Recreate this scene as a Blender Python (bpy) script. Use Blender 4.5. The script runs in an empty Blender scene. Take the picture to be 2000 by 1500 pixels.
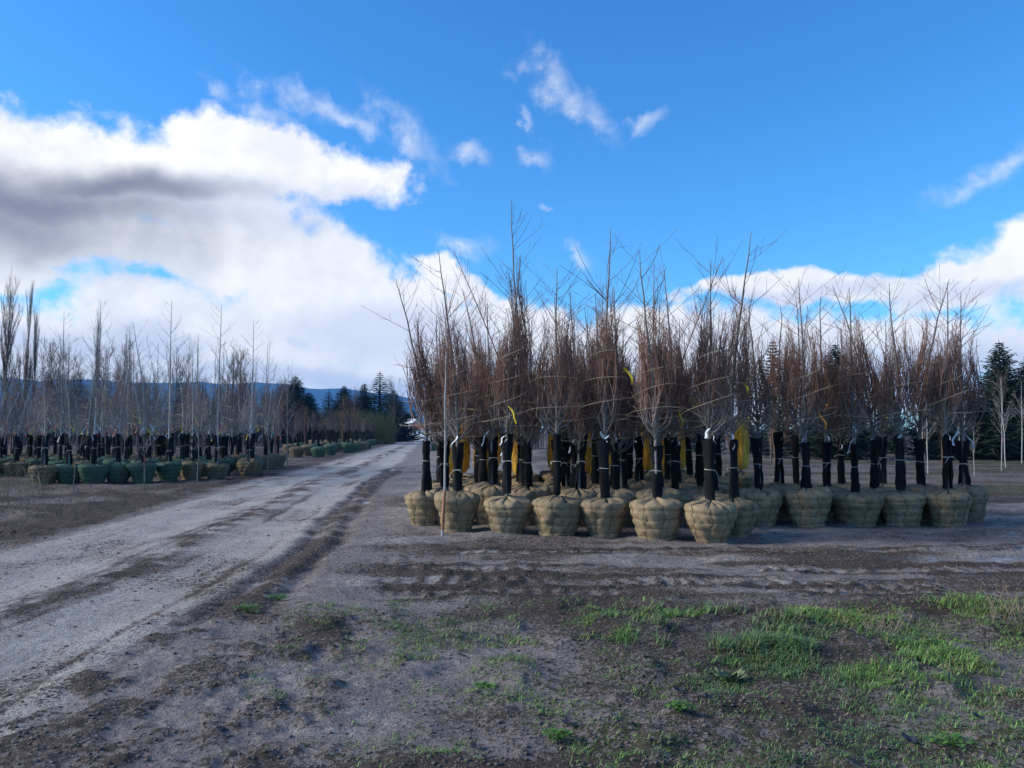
import bpy, math, random
import numpy as np
from mathutils import Vector

S = bpy.context.scene
COL = S.collection
R = math.radians
PI = math.pi

# ------------------------------------------------------------------ camera
CAM_H, FPX, PITCH = 1.6, 1511.0, R(3.6)
cam_data = bpy.data.cameras.new("camera")
cam_data.sensor_width = 36.0
cam_data.lens = FPX / 2000 * 36
cam_data.clip_start = 0.05
cam_data.clip_end = 20000
cam = bpy.data.objects.new("camera", cam_data)
cam.location = (0, 0, CAM_H)
cam.rotation_euler = (R(90) + PITCH, 0, 0)
COL.objects.link(cam)
S.camera = cam

def ray(px, py):
    a, b = px - 1000, 750 - py
    c, s = math.cos(PITCH), math.sin(PITCH)
    return (a, FPX * c - b * s, FPX * s + b * c)

def ground_at(px, py, z=0.0):
    d = ray(px, py)
    t = (z - CAM_H) / d[2]
    return d[0] * t, d[1] * t

def x_at(px, y, py=845):
    d = ray(px, py)
    return d[0] * y / d[1]

def z_at(py, y):
    d = ray(1000, py)
    return CAM_H + d[2] * y / d[1]

def az_el(px, py):
    d = ray(px, py)
    l = math.sqrt(d[0]**2 + d[1]**2 + d[2]**2)
    return math.atan2(d[0], d[1]), math.asin(d[2] / l)

# ------------------------------------------------------------------ light
SUN_EL, SUN_AZ = R(26), R(-92)        # azimuth from +Y towards +X: low sun veiled by cloud on the left
SKY_STRENGTH = 0.10
S.view_settings.view_transform = 'Standard'
S.view_settings.look = 'None'
S.view_settings.gamma = 1
S.view_settings.use_curve_mapping = False
S.view_settings.exposure = 1.42

sun_data = bpy.data.lights.new("sun", 'SUN')
sun_data.energy = 1.9
sun_data.angle = R(22)
sun_data.color = (1.0, 0.93, 0.82)
sun = bpy.data.objects.new("sun", sun_data)
sd = Vector((math.sin(SUN_AZ) * math.cos(SUN_EL), math.cos(SUN_AZ) * math.cos(SUN_EL), math.sin(SUN_EL)))
sun.rotation_euler = sd.to_track_quat('Z', 'Y').to_euler()
sun.location = (-30, 0, 30)
COL.objects.link(sun)

# ------------------------------------------------------------------ node helper
class NT:
    def __init__(s, tree):
        s.t = tree
        s.n = tree.nodes
    def node(s, kind, **kw):
        n = s.n.new(kind)
        for k, v in kw.items():
            setattr(n, k, v)
        return n
    def put(s, sock, v):
        if isinstance(v, bpy.types.NodeSocket):
            s.t.links.new(v, sock)
        elif isinstance(v, (tuple, list)) and len(v) == 3 and sock.type == 'RGBA':
            sock.default_value = (*v, 1)
        else:
            sock.default_value = v
    def math(s, op, a, b=None, c=None, clamp=False):
        n = s.node('ShaderNodeMath', operation=op, use_clamp=clamp)
        for i, v in enumerate((a, b, c)):
            if v is not None:
                s.put(n.inputs[i], v)
        return n.outputs[0]
    def vec(s, op, a, b=None, scale=None):
        n = s.node('ShaderNodeVectorMath', operation=op)
        s.put(n.inputs[0], a)
        if b is not None:
            s.put(n.inputs[1], b)
        if scale is not None:
            s.put(n.inputs['Scale'], scale)
        return n.outputs['Value'] if op in ('LENGTH', 'DOT_PRODUCT') else n.outputs[0]
    def noise(s, vec, scale, detail=4, rough=0.5, dist=0.0, out=0):
        n = s.node('ShaderNodeTexNoise')
        if vec is not None:
            s.put(n.inputs['Vector'], vec)
        s.put(n.inputs['Scale'], scale); s.put(n.inputs['Detail'], detail)
        s.put(n.inputs['Roughness'], rough); s.put(n.inputs['Distortion'], dist)
        return n.outputs[out]
    def mix(s, f, a, b, mode='MIX'):
        n = s.node('ShaderNodeMix', data_type='RGBA', blend_type=mode)
        s.put(n.inputs[0], f); s.put(n.inputs[6], a); s.put(n.inputs[7], b)
        return n.outputs[2]
    def ramp(s, v, lo, hi, a=0.0, b=1.0, smooth=True):
        n = s.node('ShaderNodeMapRange', interpolation_type='SMOOTHSTEP' if smooth else 'LINEAR')
        for i, q in enumerate((v, lo, hi, a, b)):
            s.put(n.inputs[i], q)
        return n.outputs[0]

# ------------------------------------------------------------------ sky
world = bpy.data.worlds.new("World")
S.world = world
world.use_nodes = True
W = NT(world.node_tree)
W.n.clear()
tc = W.node('ShaderNodeTexCoord').outputs['Generated']
sep = W.node('ShaderNodeSeparateXYZ'); W.put(sep.inputs[0], W.vec('NORMALIZE', tc))
azm = W.math('ARCTAN2', sep.outputs[0], sep.outputs[1])
ele = W.math('ARCSINE', sep.outputs[2])
comb = W.node('ShaderNodeCombineXYZ'); W.put(comb.inputs[0], azm); W.put(comb.inputs[1], ele)
AE = comb.outputs[0]
sky = W.node('ShaderNodeTexSky', sky_type='NISHITA', sun_disc=False)
sky.sun_elevation = SUN_EL
sky.sun_rotation = SUN_AZ
sky.air_density = 1.0; sky.dust_density = 0.3; sky.ozone_density = 2.0

def warp(amp, scale, detail):
    w = W.noise(AE, scale, detail, 0.55, 0, out=1)
    return W.vec('ADD', AE, W.vec('SCALE', W.vec('SUBTRACT', w, (0.5, 0.5, 0.5)), scale=amp))
P1 = warp(0.09, 9.0, 7)
P2 = warp(0.075, 14.0, 8)
P3 = warp(0.08, 6.0, 6)

def blob(P, px, py, rx, ry, rot=0.0, gain=1.0):
    a, e = az_el(px, py)
    v = W.vec('SUBTRACT', P, (a, e, 0))
    if rot:
        n = W.node('ShaderNodeVectorRotate', rotation_type='Z_AXIS')
        W.put(n.inputs['Vector'], v); n.inputs['Angle'].default_value = -R(rot)
        v = n.outputs[0]
    v = W.vec('MULTIPLY', v, (FPX / rx, FPX / ry, 0))
    l = W.vec('LENGTH', v)
    return W.math('MULTIPLY', W.math('SUBTRACT', 1.0, l), gain)

def union(items, k=0.12):
    o = items[0]
    for i in items[1:]:
        o = W.math('SMOOTH_MAX', o, i, k)
    return o

# cumulus banks: px, py, rx, ry in photograph pixels turned into angles on the dome
banks = [(-250, 330, 560, 120, -4), (170, 335, 380, 105, -3), (560, 310, 260, 70, -6), (420, 390, 260, 110, -20),
         (480, 500, 190, 110, -25), (640, 520, 210, 90, -22), (200, 470, 420, 60, 0), (-300, 480, 400, 60, 0),
         (600, 640, 340, 120, 0), (380, 620, 240, 90, 0), (780, 640, 220, 130, -15), (1000, 655, 260, 85, -6),
         (1250, 665, 320, 75, 4), (900, 560, 120, 40, -30), (100, 660, 320, 65, 0), (-350, 650, 330, 85, 0),
         (540, 730, 420, 45, -3), (840, 730, 220, 40, -5), (100, 720, 260, 30, 0),
         (1510, 560, 180, 26, 0), (1690, 566, 240, 36, 2), (1900, 540, 180, 54, 12), (2060, 485, 160, 80, 20),
         (2400, 500, 400, 110, 0), (1600, 675, 400, 48, 0), (1990, 690, 300, 52, 0), (2500, 690, 400, 70, 0),
         (1400, 720, 500, 60, 0), (2050, 780, 500, 45, 0), (330, 728, 190, 44, 0), (1250, 775, 700, 60, 0)]
F = union([blob(P1, x, y, rx, ry, rot) for x, y, rx, ry, rot in banks])
wisps = [(790, 268, 90, 40, -35), (1110, 205, 110, 32, -32), (1080, 165, 60, 32, -60), (1150, 232, 50, 18, -10), (915, 300, 50, 20, -12), (1045, 300, 36, 20, 0),
         (1265, 228, 30, 20, 30), (905, 472, 50, 22, 0), (1960, 330, 110, 30, 22), (600, 205, 120, 26, -14), (500, 215, 80, 24, -20),
         (100, 543, 48, 16, 0), (1140, 490, 40, 18, -40), (680, 240, 90, 22, -18), (1020, 235, 30, 14, -50), (1062, 415, 16, 10, 0)]
G = union([blob(P2, x, y, rx, ry, rot) for x, y, rx, ry, rot in wisps], 0.05)
fine = W.noise(AE, 28.0, 8, 0.6)
fluff = W.noise(AE, 11.0, 8, 0.58)
# the rest of the dome carries on with the same broken cloud
rest = W.math('SUBTRACT', W.noise(W.vec('MULTIPLY', AE, (1, 1.6, 0)), 2.6, 6, 0.55), 0.56)
outside = W.ramp(W.math('ABSOLUTE', azm), 0.72, 0.95)
F = W.math('MAXIMUM', F, W.math('SUBTRACT', W.math('MULTIPLY', rest, 6.0), W.math('MULTIPLY', W.math('SUBTRACT', 1.0, outside), 6.0)))
Fn = W.math('ADD', F, W.math('MULTIPLY', W.math('SUBTRACT', fluff, 0.5), 1.3))
Fn = W.math('ADD', Fn, W.math('MULTIPLY', W.math('SUBTRACT', fine, 0.5), 0.75))
m1 = W.ramp(Fn, -0.05, 0.38)
Gn = W.math('ADD', G, W.math('MULTIPLY', W.math('SUBTRACT', fine, 0.50), 3.2))
m2 = W.math('MULTIPLY', W.ramp(Gn, -0.30, 1.8), 0.58)
mask = W.math('MAXIMUM', m1, m2)
# thick, dark cloud bellies
dark = union([blob(P3, x, y, rx, ry, rot) for x, y, rx, ry, rot in
              [(-250, 388, 520, 78, 0), (70, 388, 300, 52, -2), (230, 370, 230, 36, 4)]], 0.1)
half = union([blob(P3, x, y, rx, ry, rot) for x, y, rx, ry, rot in
              [(520, 410, 330, 70, 0), (760, 650, 230, 62, 0), (150, 660, 70, 30, 0), (40, 660, 70, 30, 0), (330, 668, 90, 22, 0),
               (600, 735, 330, 26, -3), (595, 663, 36, 16, 0), (1900, 715, 320, 60, 0), (2000, 570, 260, 24, 0), (250, 640, 90, 30, 0), (1560, 575, 250, 22, 0),
               (830, 755, 220, 26, 0)]], 0.1)
dk = W.ramp(W.math('ADD', dark, W.math('MULTIPLY', W.math('SUBTRACT', fluff, 0.5), 0.9)), -0.55, 0.95)
hf = W.ramp(W.math('ADD', half, W.math('MULTIPLY', W.math('SUBTRACT', fluff, 0.5), 1.0)), -0.2, 0.7)
puff = W.ramp(W.math('ADD', W.noise(P3, 6.0, 8, 0.62), W.math('MULTIPLY', W.math('SUBTRACT', fine, 0.5), 0.35)), 0.36, 0.62)
cl = W.mix(puff, (0.365, 0.367, 0.38), (0.44, 0.435, 0.43))
cl = W.mix(W.math('MULTIPLY', hf, 0.5), cl, (0.215, 0.25, 0.34))
cl = W.mix(W.math('MULTIPLY', dk, 0.94), cl, (0.085, 0.089, 0.112))
cl = W.vec('SCALE', cl, scale=1.0 / SKY_STRENGTH)
hsv = W.node('ShaderNodeHueSaturation')
hsv.inputs['Saturation'].default_value = 1.25
hsv.inputs['Value'].default_value = 1.0
W.put(hsv.inputs['Color'], sky.outputs[0])
blue = W.mix(1.0, hsv.outputs[0], (0.38, 0.70, 0.92), 'MULTIPLY')
final = W.mix(mask, blue, cl)
bg = W.node('ShaderNodeBackground'); bg.inputs['Strength'].default_value = SKY_STRENGTH
W.put(bg.inputs['Color'], final)
W.put(W.node('ShaderNodeOutputWorld').inputs['Surface'], bg.outputs[0])

# ------------------------------------------------------------------ noise in numpy
def _h(ix, iy, seed):
    h = (ix.astype(np.int64) * 374761393 + iy.astype(np.int64) * 668265263 + seed * 1442695041) & 0xffffffff
    h = ((h ^ (h >> 13)) * 1274126177) & 0xffffffff
    return ((h ^ (h >> 16)) & 0xffff) / 65535.0
def vnoise(x, y, seed=0):
    ix, iy = np.floor(x), np.floor(y)
    fx, fy = x - ix, y - iy
    fx, fy = fx * fx * (3 - 2 * fx), fy * fy * (3 - 2 * fy)
    a, b = _h(ix, iy, seed), _h(ix + 1, iy, seed)
    c, d = _h(ix, iy + 1, seed), _h(ix + 1, iy + 1, seed)
    return (a + (b - a) * fx) * (1 - fy) + (c + (d - c) * fx) * fy
def fbm(x, y, oct=4, seed=0, rough=0.5):
    s, a, t = 0, 1, 0
    for i in range(oct):
        s = s + a * vnoise(x * 2**i + 17.3 * i, y * 2**i - 9.1 * i, seed + i); t += a; a *= rough
    return s / t
def sst(v, a, b):
    t = np.clip((v - a) / (b - a), 0, 1)
    return t * t * (3 - 2 * t)

# ------------------------------------------------------------------ mesh helpers
class Geo:
    """collects points and polygons; build() links them as one mesh object"""
    def __init__(s):
        s.v, s.f, s.m, s.n = [], [], [], 0
    def add(s, v, f, mat=0):
        v = np.asarray(v, float).reshape(-1, 3); f = np.asarray(f, int)
        s.v.append(v); s.f.append(f + s.n); s.m.append(np.full(len(f), mat)); s.n += len(v)
        return s
    def tubes(s, P, Rr, k=3, mat=0):
        P = np.asarray(P, float); Rr = np.asarray(Rr, float)
        if P.ndim == 2:
            P, Rr = P[None], np.broadcast_to(Rr, P.shape[:1])[None]
        N, n, _ = P.shape
        T = np.gradient(P, axis=1)
        T /= np.linalg.norm(T, axis=2, keepdims=True) + 1e-9
        ref = np.where(np.abs(T[..., 2:3]) > 0.9, np.array([1.0, 0.2, 0]), np.array([0, 0.1, 1.0]))
        A = np.cross(T, ref); A /= np.linalg.norm(A, axis=2, keepdims=True) + 1e-9
        B = np.cross(T, A)
        ang = np.arange(k) * 2 * PI / k
        V = P[:, :, None] + Rr[:, :, None, None] * (A[:, :, None] * np.cos(ang)[:, None] + B[:, :, None] * np.sin(ang)[:, None])
        idx = np.arange(N * n * k).reshape(N, n, k)
        a, b = idx[:, :-1], idx[:, 1:]
        q = np.stack([a, np.roll(a, -1, 2), np.roll(b, -1, 2), b], -1).reshape(-1, 4)
        return s.add(V, q, mat)
    def grid(s, V, closed=False, mat=0):
        n, k, _ = V.shape
        idx = np.arange(n * k).reshape(n, k)
        if closed:
            nx = np.roll(idx, -1, 1)
            q = np.stack([idx[:-1], nx[:-1], nx[1:], idx[1:]], -1).reshape(-1, 4)
        else:
            q = np.stack([idx[:-1, :-1], idx[:-1, 1:], idx[1:, 1:], idx[1:, :-1]], -1).reshape(-1, 4)
        return s.add(V, q, mat)
    def box(s, c, d, mat=0, rz=0.0):
        x, y, z = np.array(d) / 2
        v = np.array([[i * x, j * y, k * z] for k in (-1, 1) for j in (-1, 1) for i in (-1, 1)], float)
        cz, sz = math.cos(rz), math.sin(rz)
        v[:, :2] = v[:, :2] @ np.array([[cz, sz], [-sz, cz]])
        return s.add(v + np.array(c), [[0, 2, 3, 1], [4, 5, 7, 6], [0, 1, 5, 4], [2, 6, 7, 3], [0, 4, 6, 2], [1, 3, 7, 5]], mat)
    def mesh(s, name, mats, smooth=False):
        me = bpy.data.meshes.new(name)
        v = np.concatenate(s.v) if s.v else np.zeros((0, 3))
        me.vertices.add(len(v)); me.vertices.foreach_set('co', v.ravel())
        starts, loops, tot, ls = [], [], [], 0
        for f in s.f:
            if not len(f):
                continue
            k = f.shape[1]
            loops.append(f.ravel()); starts.append(ls + np.arange(len(f)) * k); tot.append(np.full(len(f), k)); ls += f.size
        me.loops.add(ls); me.loops.foreach_set('vertex_index', np.concatenate(loops))
        st = np.concatenate(starts)
        me.polygons.add(len(st)); me.polygons.foreach_set('loop_start', st); me.polygons.foreach_set('loop_total', np.concatenate(tot))
        me.polygons.foreach_set('material_index', np.concatenate([m for m in s.m if len(m)]))
        me.polygons.foreach_set('use_smooth', np.full(len(st), smooth))
        for m in (mats if isinstance(mats, (list, tuple)) else [mats]):
            me.materials.append(m)
        me.update(calc_edges=True); me.validate()
        return me
    def build(s, name, mats, parent=None, smooth=False):
        return put(name, s.mesh(name, mats, smooth), parent)

def put(name, me, parent=None, loc=None, rz=0.0, scale=None):
    o = bpy.data.objects.new(name, me)
    COL.objects.link(o)
    if parent: o.parent = parent
    if loc is not None: o.location = loc
    if rz: o.rotation_euler = (0, 0, rz)
    if scale is not None: o.scale = scale
    return o
def tag(o, label, cat, group=None):
    o['label'] = label; o['category'] = cat
    if group: o['group'] = group
    return o
def thing(name, label, cat, loc, rz=0.0, group=None):
    o = put(name, None, None, loc, rz)
    o.empty_display_size = 0.3
    return tag(o, label, cat, group)

def unit(v):
    return v / (np.linalg.norm(v, axis=-1, keepdims=True) + 1e-9)
def grow(rng, P, Rr, k, s0, s1, L, spread, up, n=4, bend=0.15, r0=0.6, r1=0.35, taper=True):
    """k shoots from each of the N parent limbs in P (N,n,3)"""
    N, m, _ = P.shape
    s = rng.uniform(s0, s1, (N, k)) * (m - 1)
    i = np.minimum(s.astype(int), m - 2); f = (s - i)[..., None]
    ar = np.arange(N)[:, None]
    base = P[ar, i] * (1 - f) + P[ar, i + 1] * f
    tan = unit(P[ar, i + 1] - P[ar, i])
    rb = Rr[ar, i] * (1 - f[..., 0]) + Rr[ar, i + 1] * f[..., 0]
    rnd = rng.normal(size=(N, k, 3))
    rnd -= tan * np.sum(rnd * tan, -1, keepdims=True)
    d = unit(tan * (1 - spread) + unit(rnd) * spread + np.array([0, 0, up]))
    ln = rng.uniform(L[0], L[1], (N, k))
    if taper:
        ln = ln * (1.15 - 0.6 * s / (m - 1))
    t = np.linspace(0, 1, n)
    cur = unit(rng.normal(size=(N, k, 3)) + np.array([0, 0, 1.2]))
    Q = base[:, :, None] + ln[:, :, None, None] * (d[:, :, None] * t[:, None] + bend * cur[:, :, None] * (t**2)[:, None])
    rr = np.clip(rb * r0, 0.0016, None)[:, :, None] * (1 - (1 - r1) * t)
    return Q.reshape(N * k, n, 3), rr.reshape(N * k, n)

# ------------------------------------------------------------------ materials
def mat(name, build):
    m = bpy.data.materials.new(name)
    m.use_nodes = True
    N = NT(m.node_tree)
    b = m.node_tree.nodes['Principled BSDF']
    build(N, b)
    return m
def plain(name, col, rough=0.8, var=0.35, scale=6.0, bump=0.0, bscale=40.0, stretch=(1, 1, 1), rnd=0.0, spec=0.3):
    def f(N, b):
        co = N.vec('MULTIPLY', N.node('ShaderNodeTexCoord').outputs['Object'], stretch)
        n = N.noise(co, scale, 5, 0.6)
        v = N.ramp(n, 0.3, 0.7, 1 - var, 1 + var, False)
        if rnd:
            oi = N.node('ShaderNodeObjectInfo').outputs['Random']
            v = N.math('MULTIPLY', v, N.ramp(oi, 0, 1, 1 - rnd, 1 + rnd, False))
        N.put(b.inputs['Base Color'], N.vec('SCALE', (*col,), scale=v))
        b.inputs['Roughness'].default_value = rough
        b.inputs['Specular IOR Level'].default_value = spec
        if bump:
            bn = N.node('ShaderNodeBump'); bn.inputs['Strength'].default_value = bump; bn.inputs['Distance'].default_value = 0.02
            N.put(bn.inputs['Height'], N.noise(co, bscale, 4, 0.6)); N.put(b.inputs['Normal'], bn.outputs[0])
    return mat(name, f)

def burlap(name, col, col2):
    def f(N, b):
        tc = N.node('ShaderNodeTexCoord').outputs['Object']
        oi = N.node('ShaderNodeObjectInfo').outputs['Random']
        n = N.noise(tc, 7, 6, 0.65)
        c = N.mix(N.ramp(n, 0.35, 0.68), col, col2)
        st = N.noise(tc, 2.2, 3, 0.5)
        c = N.mix(N.ramp(st, 0.56, 0.72, 0, 0.45), c, (0.075, 0.058, 0.04))       # damp soil showing through
        weave = N.noise(N.vec('MULTIPLY', tc, (1, 1, 1.3)), 170, 2, 0.5)
        v = N.math('MULTIPLY', N.ramp(weave, 0.3, 0.7, 0.7, 1.28, False), N.ramp(oi, 0, 1, 0.85, 1.15, False))
        N.put(b.inputs['Base Color'], N.vec('SCALE', c, scale=v))
        b.inputs['Roughness'].default_value = 0.95; b.inputs['Specular IOR Level'].default_value = 0.1
        bn = N.node('ShaderNodeBump'); bn.inputs['Strength'].default_value = 0.7; bn.inputs['Distance'].default_value = 0.02
        N.put(bn.inputs['Height'], N.math('ADD', N.noise(tc, 13, 5, 0.65, 0.6), N.math('MULTIPLY', weave, 0.25))); N.put(b.inputs['Normal'], bn.outputs[0])
    return mat(name, f)
M_TAN = burlap('tan_burlap', (0.335, 0.25, 0.15), (0.24, 0.178, 0.108))
M_BROWN = burlap('brown_burlap', (0.19, 0.145, 0.085), (0.13, 0.10, 0.065))
M_GREEN = burlap('green_burlap', (0.088, 0.135, 0.088), (0.07, 0.105, 0.07))
M_ROPE = plain('rope', (0.045, 0.04, 0.032), 0.9, 0.3, 30)
M_SLEEVE = plain('black_fabric', (0.0095, 0.0095, 0.011), 0.85, 0.45, 9, 0.8, 45, (1, 1, 0.35), 0.35, 0.15)
M_INNER = plain('trunk_bark_pale', (0.33, 0.31, 0.28), 0.85, 0.25, 12, 0.3, 30, (1, 1, 0.5))
M_TIE = plain('pale_tie', (0.62, 0.58, 0.50), 0.6, 0.15, 10)
M_TWINE = plain('twine', (0.42, 0.34, 0.22), 0.9, 0.2, 20)
M_BARK = plain('grey_bark', (0.20, 0.185, 0.165), 0.9, 0.35, 14, 0.5, 30, (1, 1, 0.5), 0.2)
M_PALE = plain('pale_bark', (0.34, 0.33, 0.315), 0.85, 0.3, 9, 0.3, 30, (1, 1, 0.4), 0.15)
def twigmat(name, low, high, z0, z1):
    def f(N, b):
        tc = N.node('ShaderNodeTexCoord').outputs['Object']
        sp = N.node('ShaderNodeSeparateXYZ'); N.put(sp.inputs[0], tc)
        c = N.mix(N.ramp(sp.outputs[2], z0, z1), low, high)
        oi = N.node('ShaderNodeObjectInfo').outputs['Random']
        v = N.math('MULTIPLY', N.ramp(N.noise(tc, 11, 4, 0.6), 0.3, 0.7, 0.65, 1.35, False), N.ramp(oi, 0, 1, 0.8, 1.2, False))
        N.put(b.inputs['Base Color'], N.vec('SCALE', c, scale=v))
        b.inputs['Roughness'].default_value = 0.8; b.inputs['Specular IOR Level'].default_value = 0.2
    return mat(name, f)
M_TWIG = twigmat('twig_bark', (0.21, 0.185, 0.168), (0.20, 0.112, 0.085), 1.65, 2.4)
M_TWIG2 = twigmat('grey_twig_bark', (0.27, 0.25, 0.235), (0.19, 0.15, 0.135), 1.5, 3.2)
M_FARTWIG = plain('far_twigs', (0.115, 0.085, 0.075), 0.9, 0.3, 1.5, rnd=0.3)
M_REDTWIG = plain('russet_twigs', (0.15, 0.085, 0.06), 0.9, 0.35, 1.5, rnd=0.3)
M_OLIVE = plain('olive_twigs', (0.15, 0.14, 0.055), 0.9, 0.3, 1.2)
M_POPLAR = plain('poplar_twigs', (0.14, 0.115, 0.095), 0.9, 0.3, 1.5)
M_NEEDLE = plain('dark_needles', (0.022, 0.038, 0.027), 0.8, 0.5, 1.6, rnd=0.2)
M_NEEDLE2 = plain('blue_needles', (0.026, 0.044, 0.036), 0.8, 0.5, 1.8, rnd=0.2)
M_TRUNKD = plain('dark_trunk', (0.07, 0.055, 0.045), 0.9, 0.3, 5)
def strawm(N, b):
    tc = N.node('ShaderNodeTexCoord').outputs['Object']
    n = N.noise(N.vec('MULTIPLY', tc, (1, 1, 0.3)), 45, 4, 0.7)
    c = N.mix(N.ramp(n, 0.35, 0.65), (0.50, 0.24, 0.02), (0.90, 0.56, 0.07))
    N.put(b.inputs['Base Color'], c); b.inputs['Roughness'].default_value = 0.8
M_STRAW = mat('orange_fibre', strawm)
RIB = {'yellow': plain('yellow_ribbon', (0.72, 0.58, 0.03), 0.45, 0.1), 'white': plain('white_tag', (0.74, 0.76, 0.80), 0.5, 0.08),
       'orange': plain('orange_ribbon', (0.78, 0.30, 0.04), 0.45, 0.1), 'pink': plain('pink_ribbon', (0.80, 0.10, 0.16), 0.45, 0.1),
       'green': plain('green_ribbon', (0.03, 0.38, 0.24), 0.45, 0.1), 'red': plain('red_ribbon', (0.62, 0.06, 0.05), 0.45, 0.1)}
def stripem(N, b):
    tc = N.node('ShaderNodeTexCoord').outputs['Object']
    w = N.node('ShaderNodeTexWave', wave_type='BANDS', bands_direction='DIAGONAL'); N.put(w.inputs['Vector'], tc); w.inputs['Scale'].default_value = 14
    N.put(b.inputs['Base Color'], N.mix(N.ramp(w.outputs[1], 0.55, 0.6), (0.70, 0.58, 0.03), (0.02, 0.02, 0.02))); b.inputs['Roughness'].default_value = 0.45
RIB['striped'] = mat('striped_ribbon', stripem)

# ground: r = mud, g = pale packed sand, b = green, a = wet; the four are where those soils lie
def groundm(N, b):
    at = N.node('ShaderNodeAttribute', attribute_name='soil')
    sp = N.node('ShaderNodeSeparateColor'); N.put(sp.inputs[0], at.outputs['Color'])
    tc = N.node('ShaderNodeTexCoord').outputs['Object']
    n1, n2, n3 = N.noise(tc, 1.3, 6, 0.62), N.noise(tc, 9, 6, 0.65), N.noise(tc, 55, 4, 0.65)
    dirt = N.mix(N.ramp(n2, 0.32, 0.68), (0.21, 0.18, 0.167), (0.30, 0.262, 0.245))
    sand = N.mix(N.ramp(n2, 0.3, 0.7), (0.40, 0.365, 0.325), (0.52, 0.475, 0.425))
    mud = N.mix(N.ramp(n2, 0.3, 0.7), (0.056, 0.041, 0.034), (0.120, 0.092, 0.077))
    grn = N.mix(N.ramp(n2, 0.3, 0.7), (0.035, 0.050, 0.018), (0.075, 0.095, 0.030))
    n4 = N.noise(tc, 26, 5, 0.7, 0.4)
    jit = N.math('MULTIPLY', N.math('SUBTRACT', N.math('ADD', N.math('ADD', n2, n3), n4), 1.5), 2.1)
    def e(s, lo=0.25, hi=0.75):
        return N.ramp(N.math('ADD', s, jit), lo + .08, hi - .08)
    c = N.mix(e(sp.outputs[1]), dirt, sand)
    c = N.mix(e(sp.outputs[0]), c, mud)
    c = N.mix(N.math('MULTIPLY', e(sp.outputs[2], 0.3, 0.8), 0.8), c, grn)
    # dark flecks: clod shadows painted in along with dark crumbs, thicker where muddy
    crumb_shade = N.ramp(N.math('ADD', n4, N.math('MULTIPLY', sp.outputs[0], 0.12)), 0.575, 0.64)
    c = N.mix(N.math('MULTIPLY', crumb_shade, N.ramp(sp.outputs[1], 0.1, 0.7, 0.75, 0.38)), c, (0.062, 0.048, 0.038))
    fleck_shade = N.ramp(n3, 0.60, 0.68)  # finer flecks of the same painted clod shadow
    c = N.mix(N.math('MULTIPLY', fleck_shade, 0.5), c, (0.085, 0.068, 0.055))
    v = N.math('MULTIPLY', N.ramp(n3, 0.25, 0.75, 0.75, 1.25, False), N.ramp(n1, 0.3, 0.7, 0.82, 1.18, False))
    c = N.vec('SCALE', c, scale=v)
    wet = e(at.outputs['Alpha'], 0.35, 0.8)
    c = N.mix(wet, c, N.vec('SCALE', c, scale=0.5))
    N.put(b.inputs['Base Color'], c)
    N.put(b.inputs['Roughness'], N.ramp(wet, 0, 1, 0.92, 0.12, False))
    N.put(b.inputs['Specular IOR Level'], N.ramp(wet, 0, 1, 0.12, 0.5, False))
    bn = N.node('ShaderNodeBump'); bn.inputs['Distance'].default_value = 0.05
    N.put(bn.inputs['Strength'], N.ramp(wet, 0, 1, 1.0, 0.06, False))
    N.put(bn.inputs['Height'], N.math('ADD', N.math('ADD', N.math('MULTIPLY', n3, .35), N.math('MULTIPLY', n4, 1.0)), N.math('MULTIPLY', n2, 1.2))); N.put(b.inputs['Normal'], bn.outputs[0])
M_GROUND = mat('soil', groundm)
def attrmat(name, rough=0.6):
    def f(N, b):
        at = N.node('ShaderNodeAttribute', attribute_name='tint')
        N.put(b.inputs['Base Color'], at.outputs['Color']); b.inputs['Roughness'].default_value = rough; b.inputs['Specular IOR Level'].default_value = 0.25
    return mat(name, f)
M_BLADE = attrmat('grass_blades')
M_CLOD = plain('clod_soil', (0.125, 0.10, 0.087), 0.95, 0.4, 3, 0.5, 50)
M_HILL = plain('hazy_forested_hill', (0.012, 0.050, 0.110), 0.95, 0.3, 0.01)  # blue of the distant haze is painted into the forest colour

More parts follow.
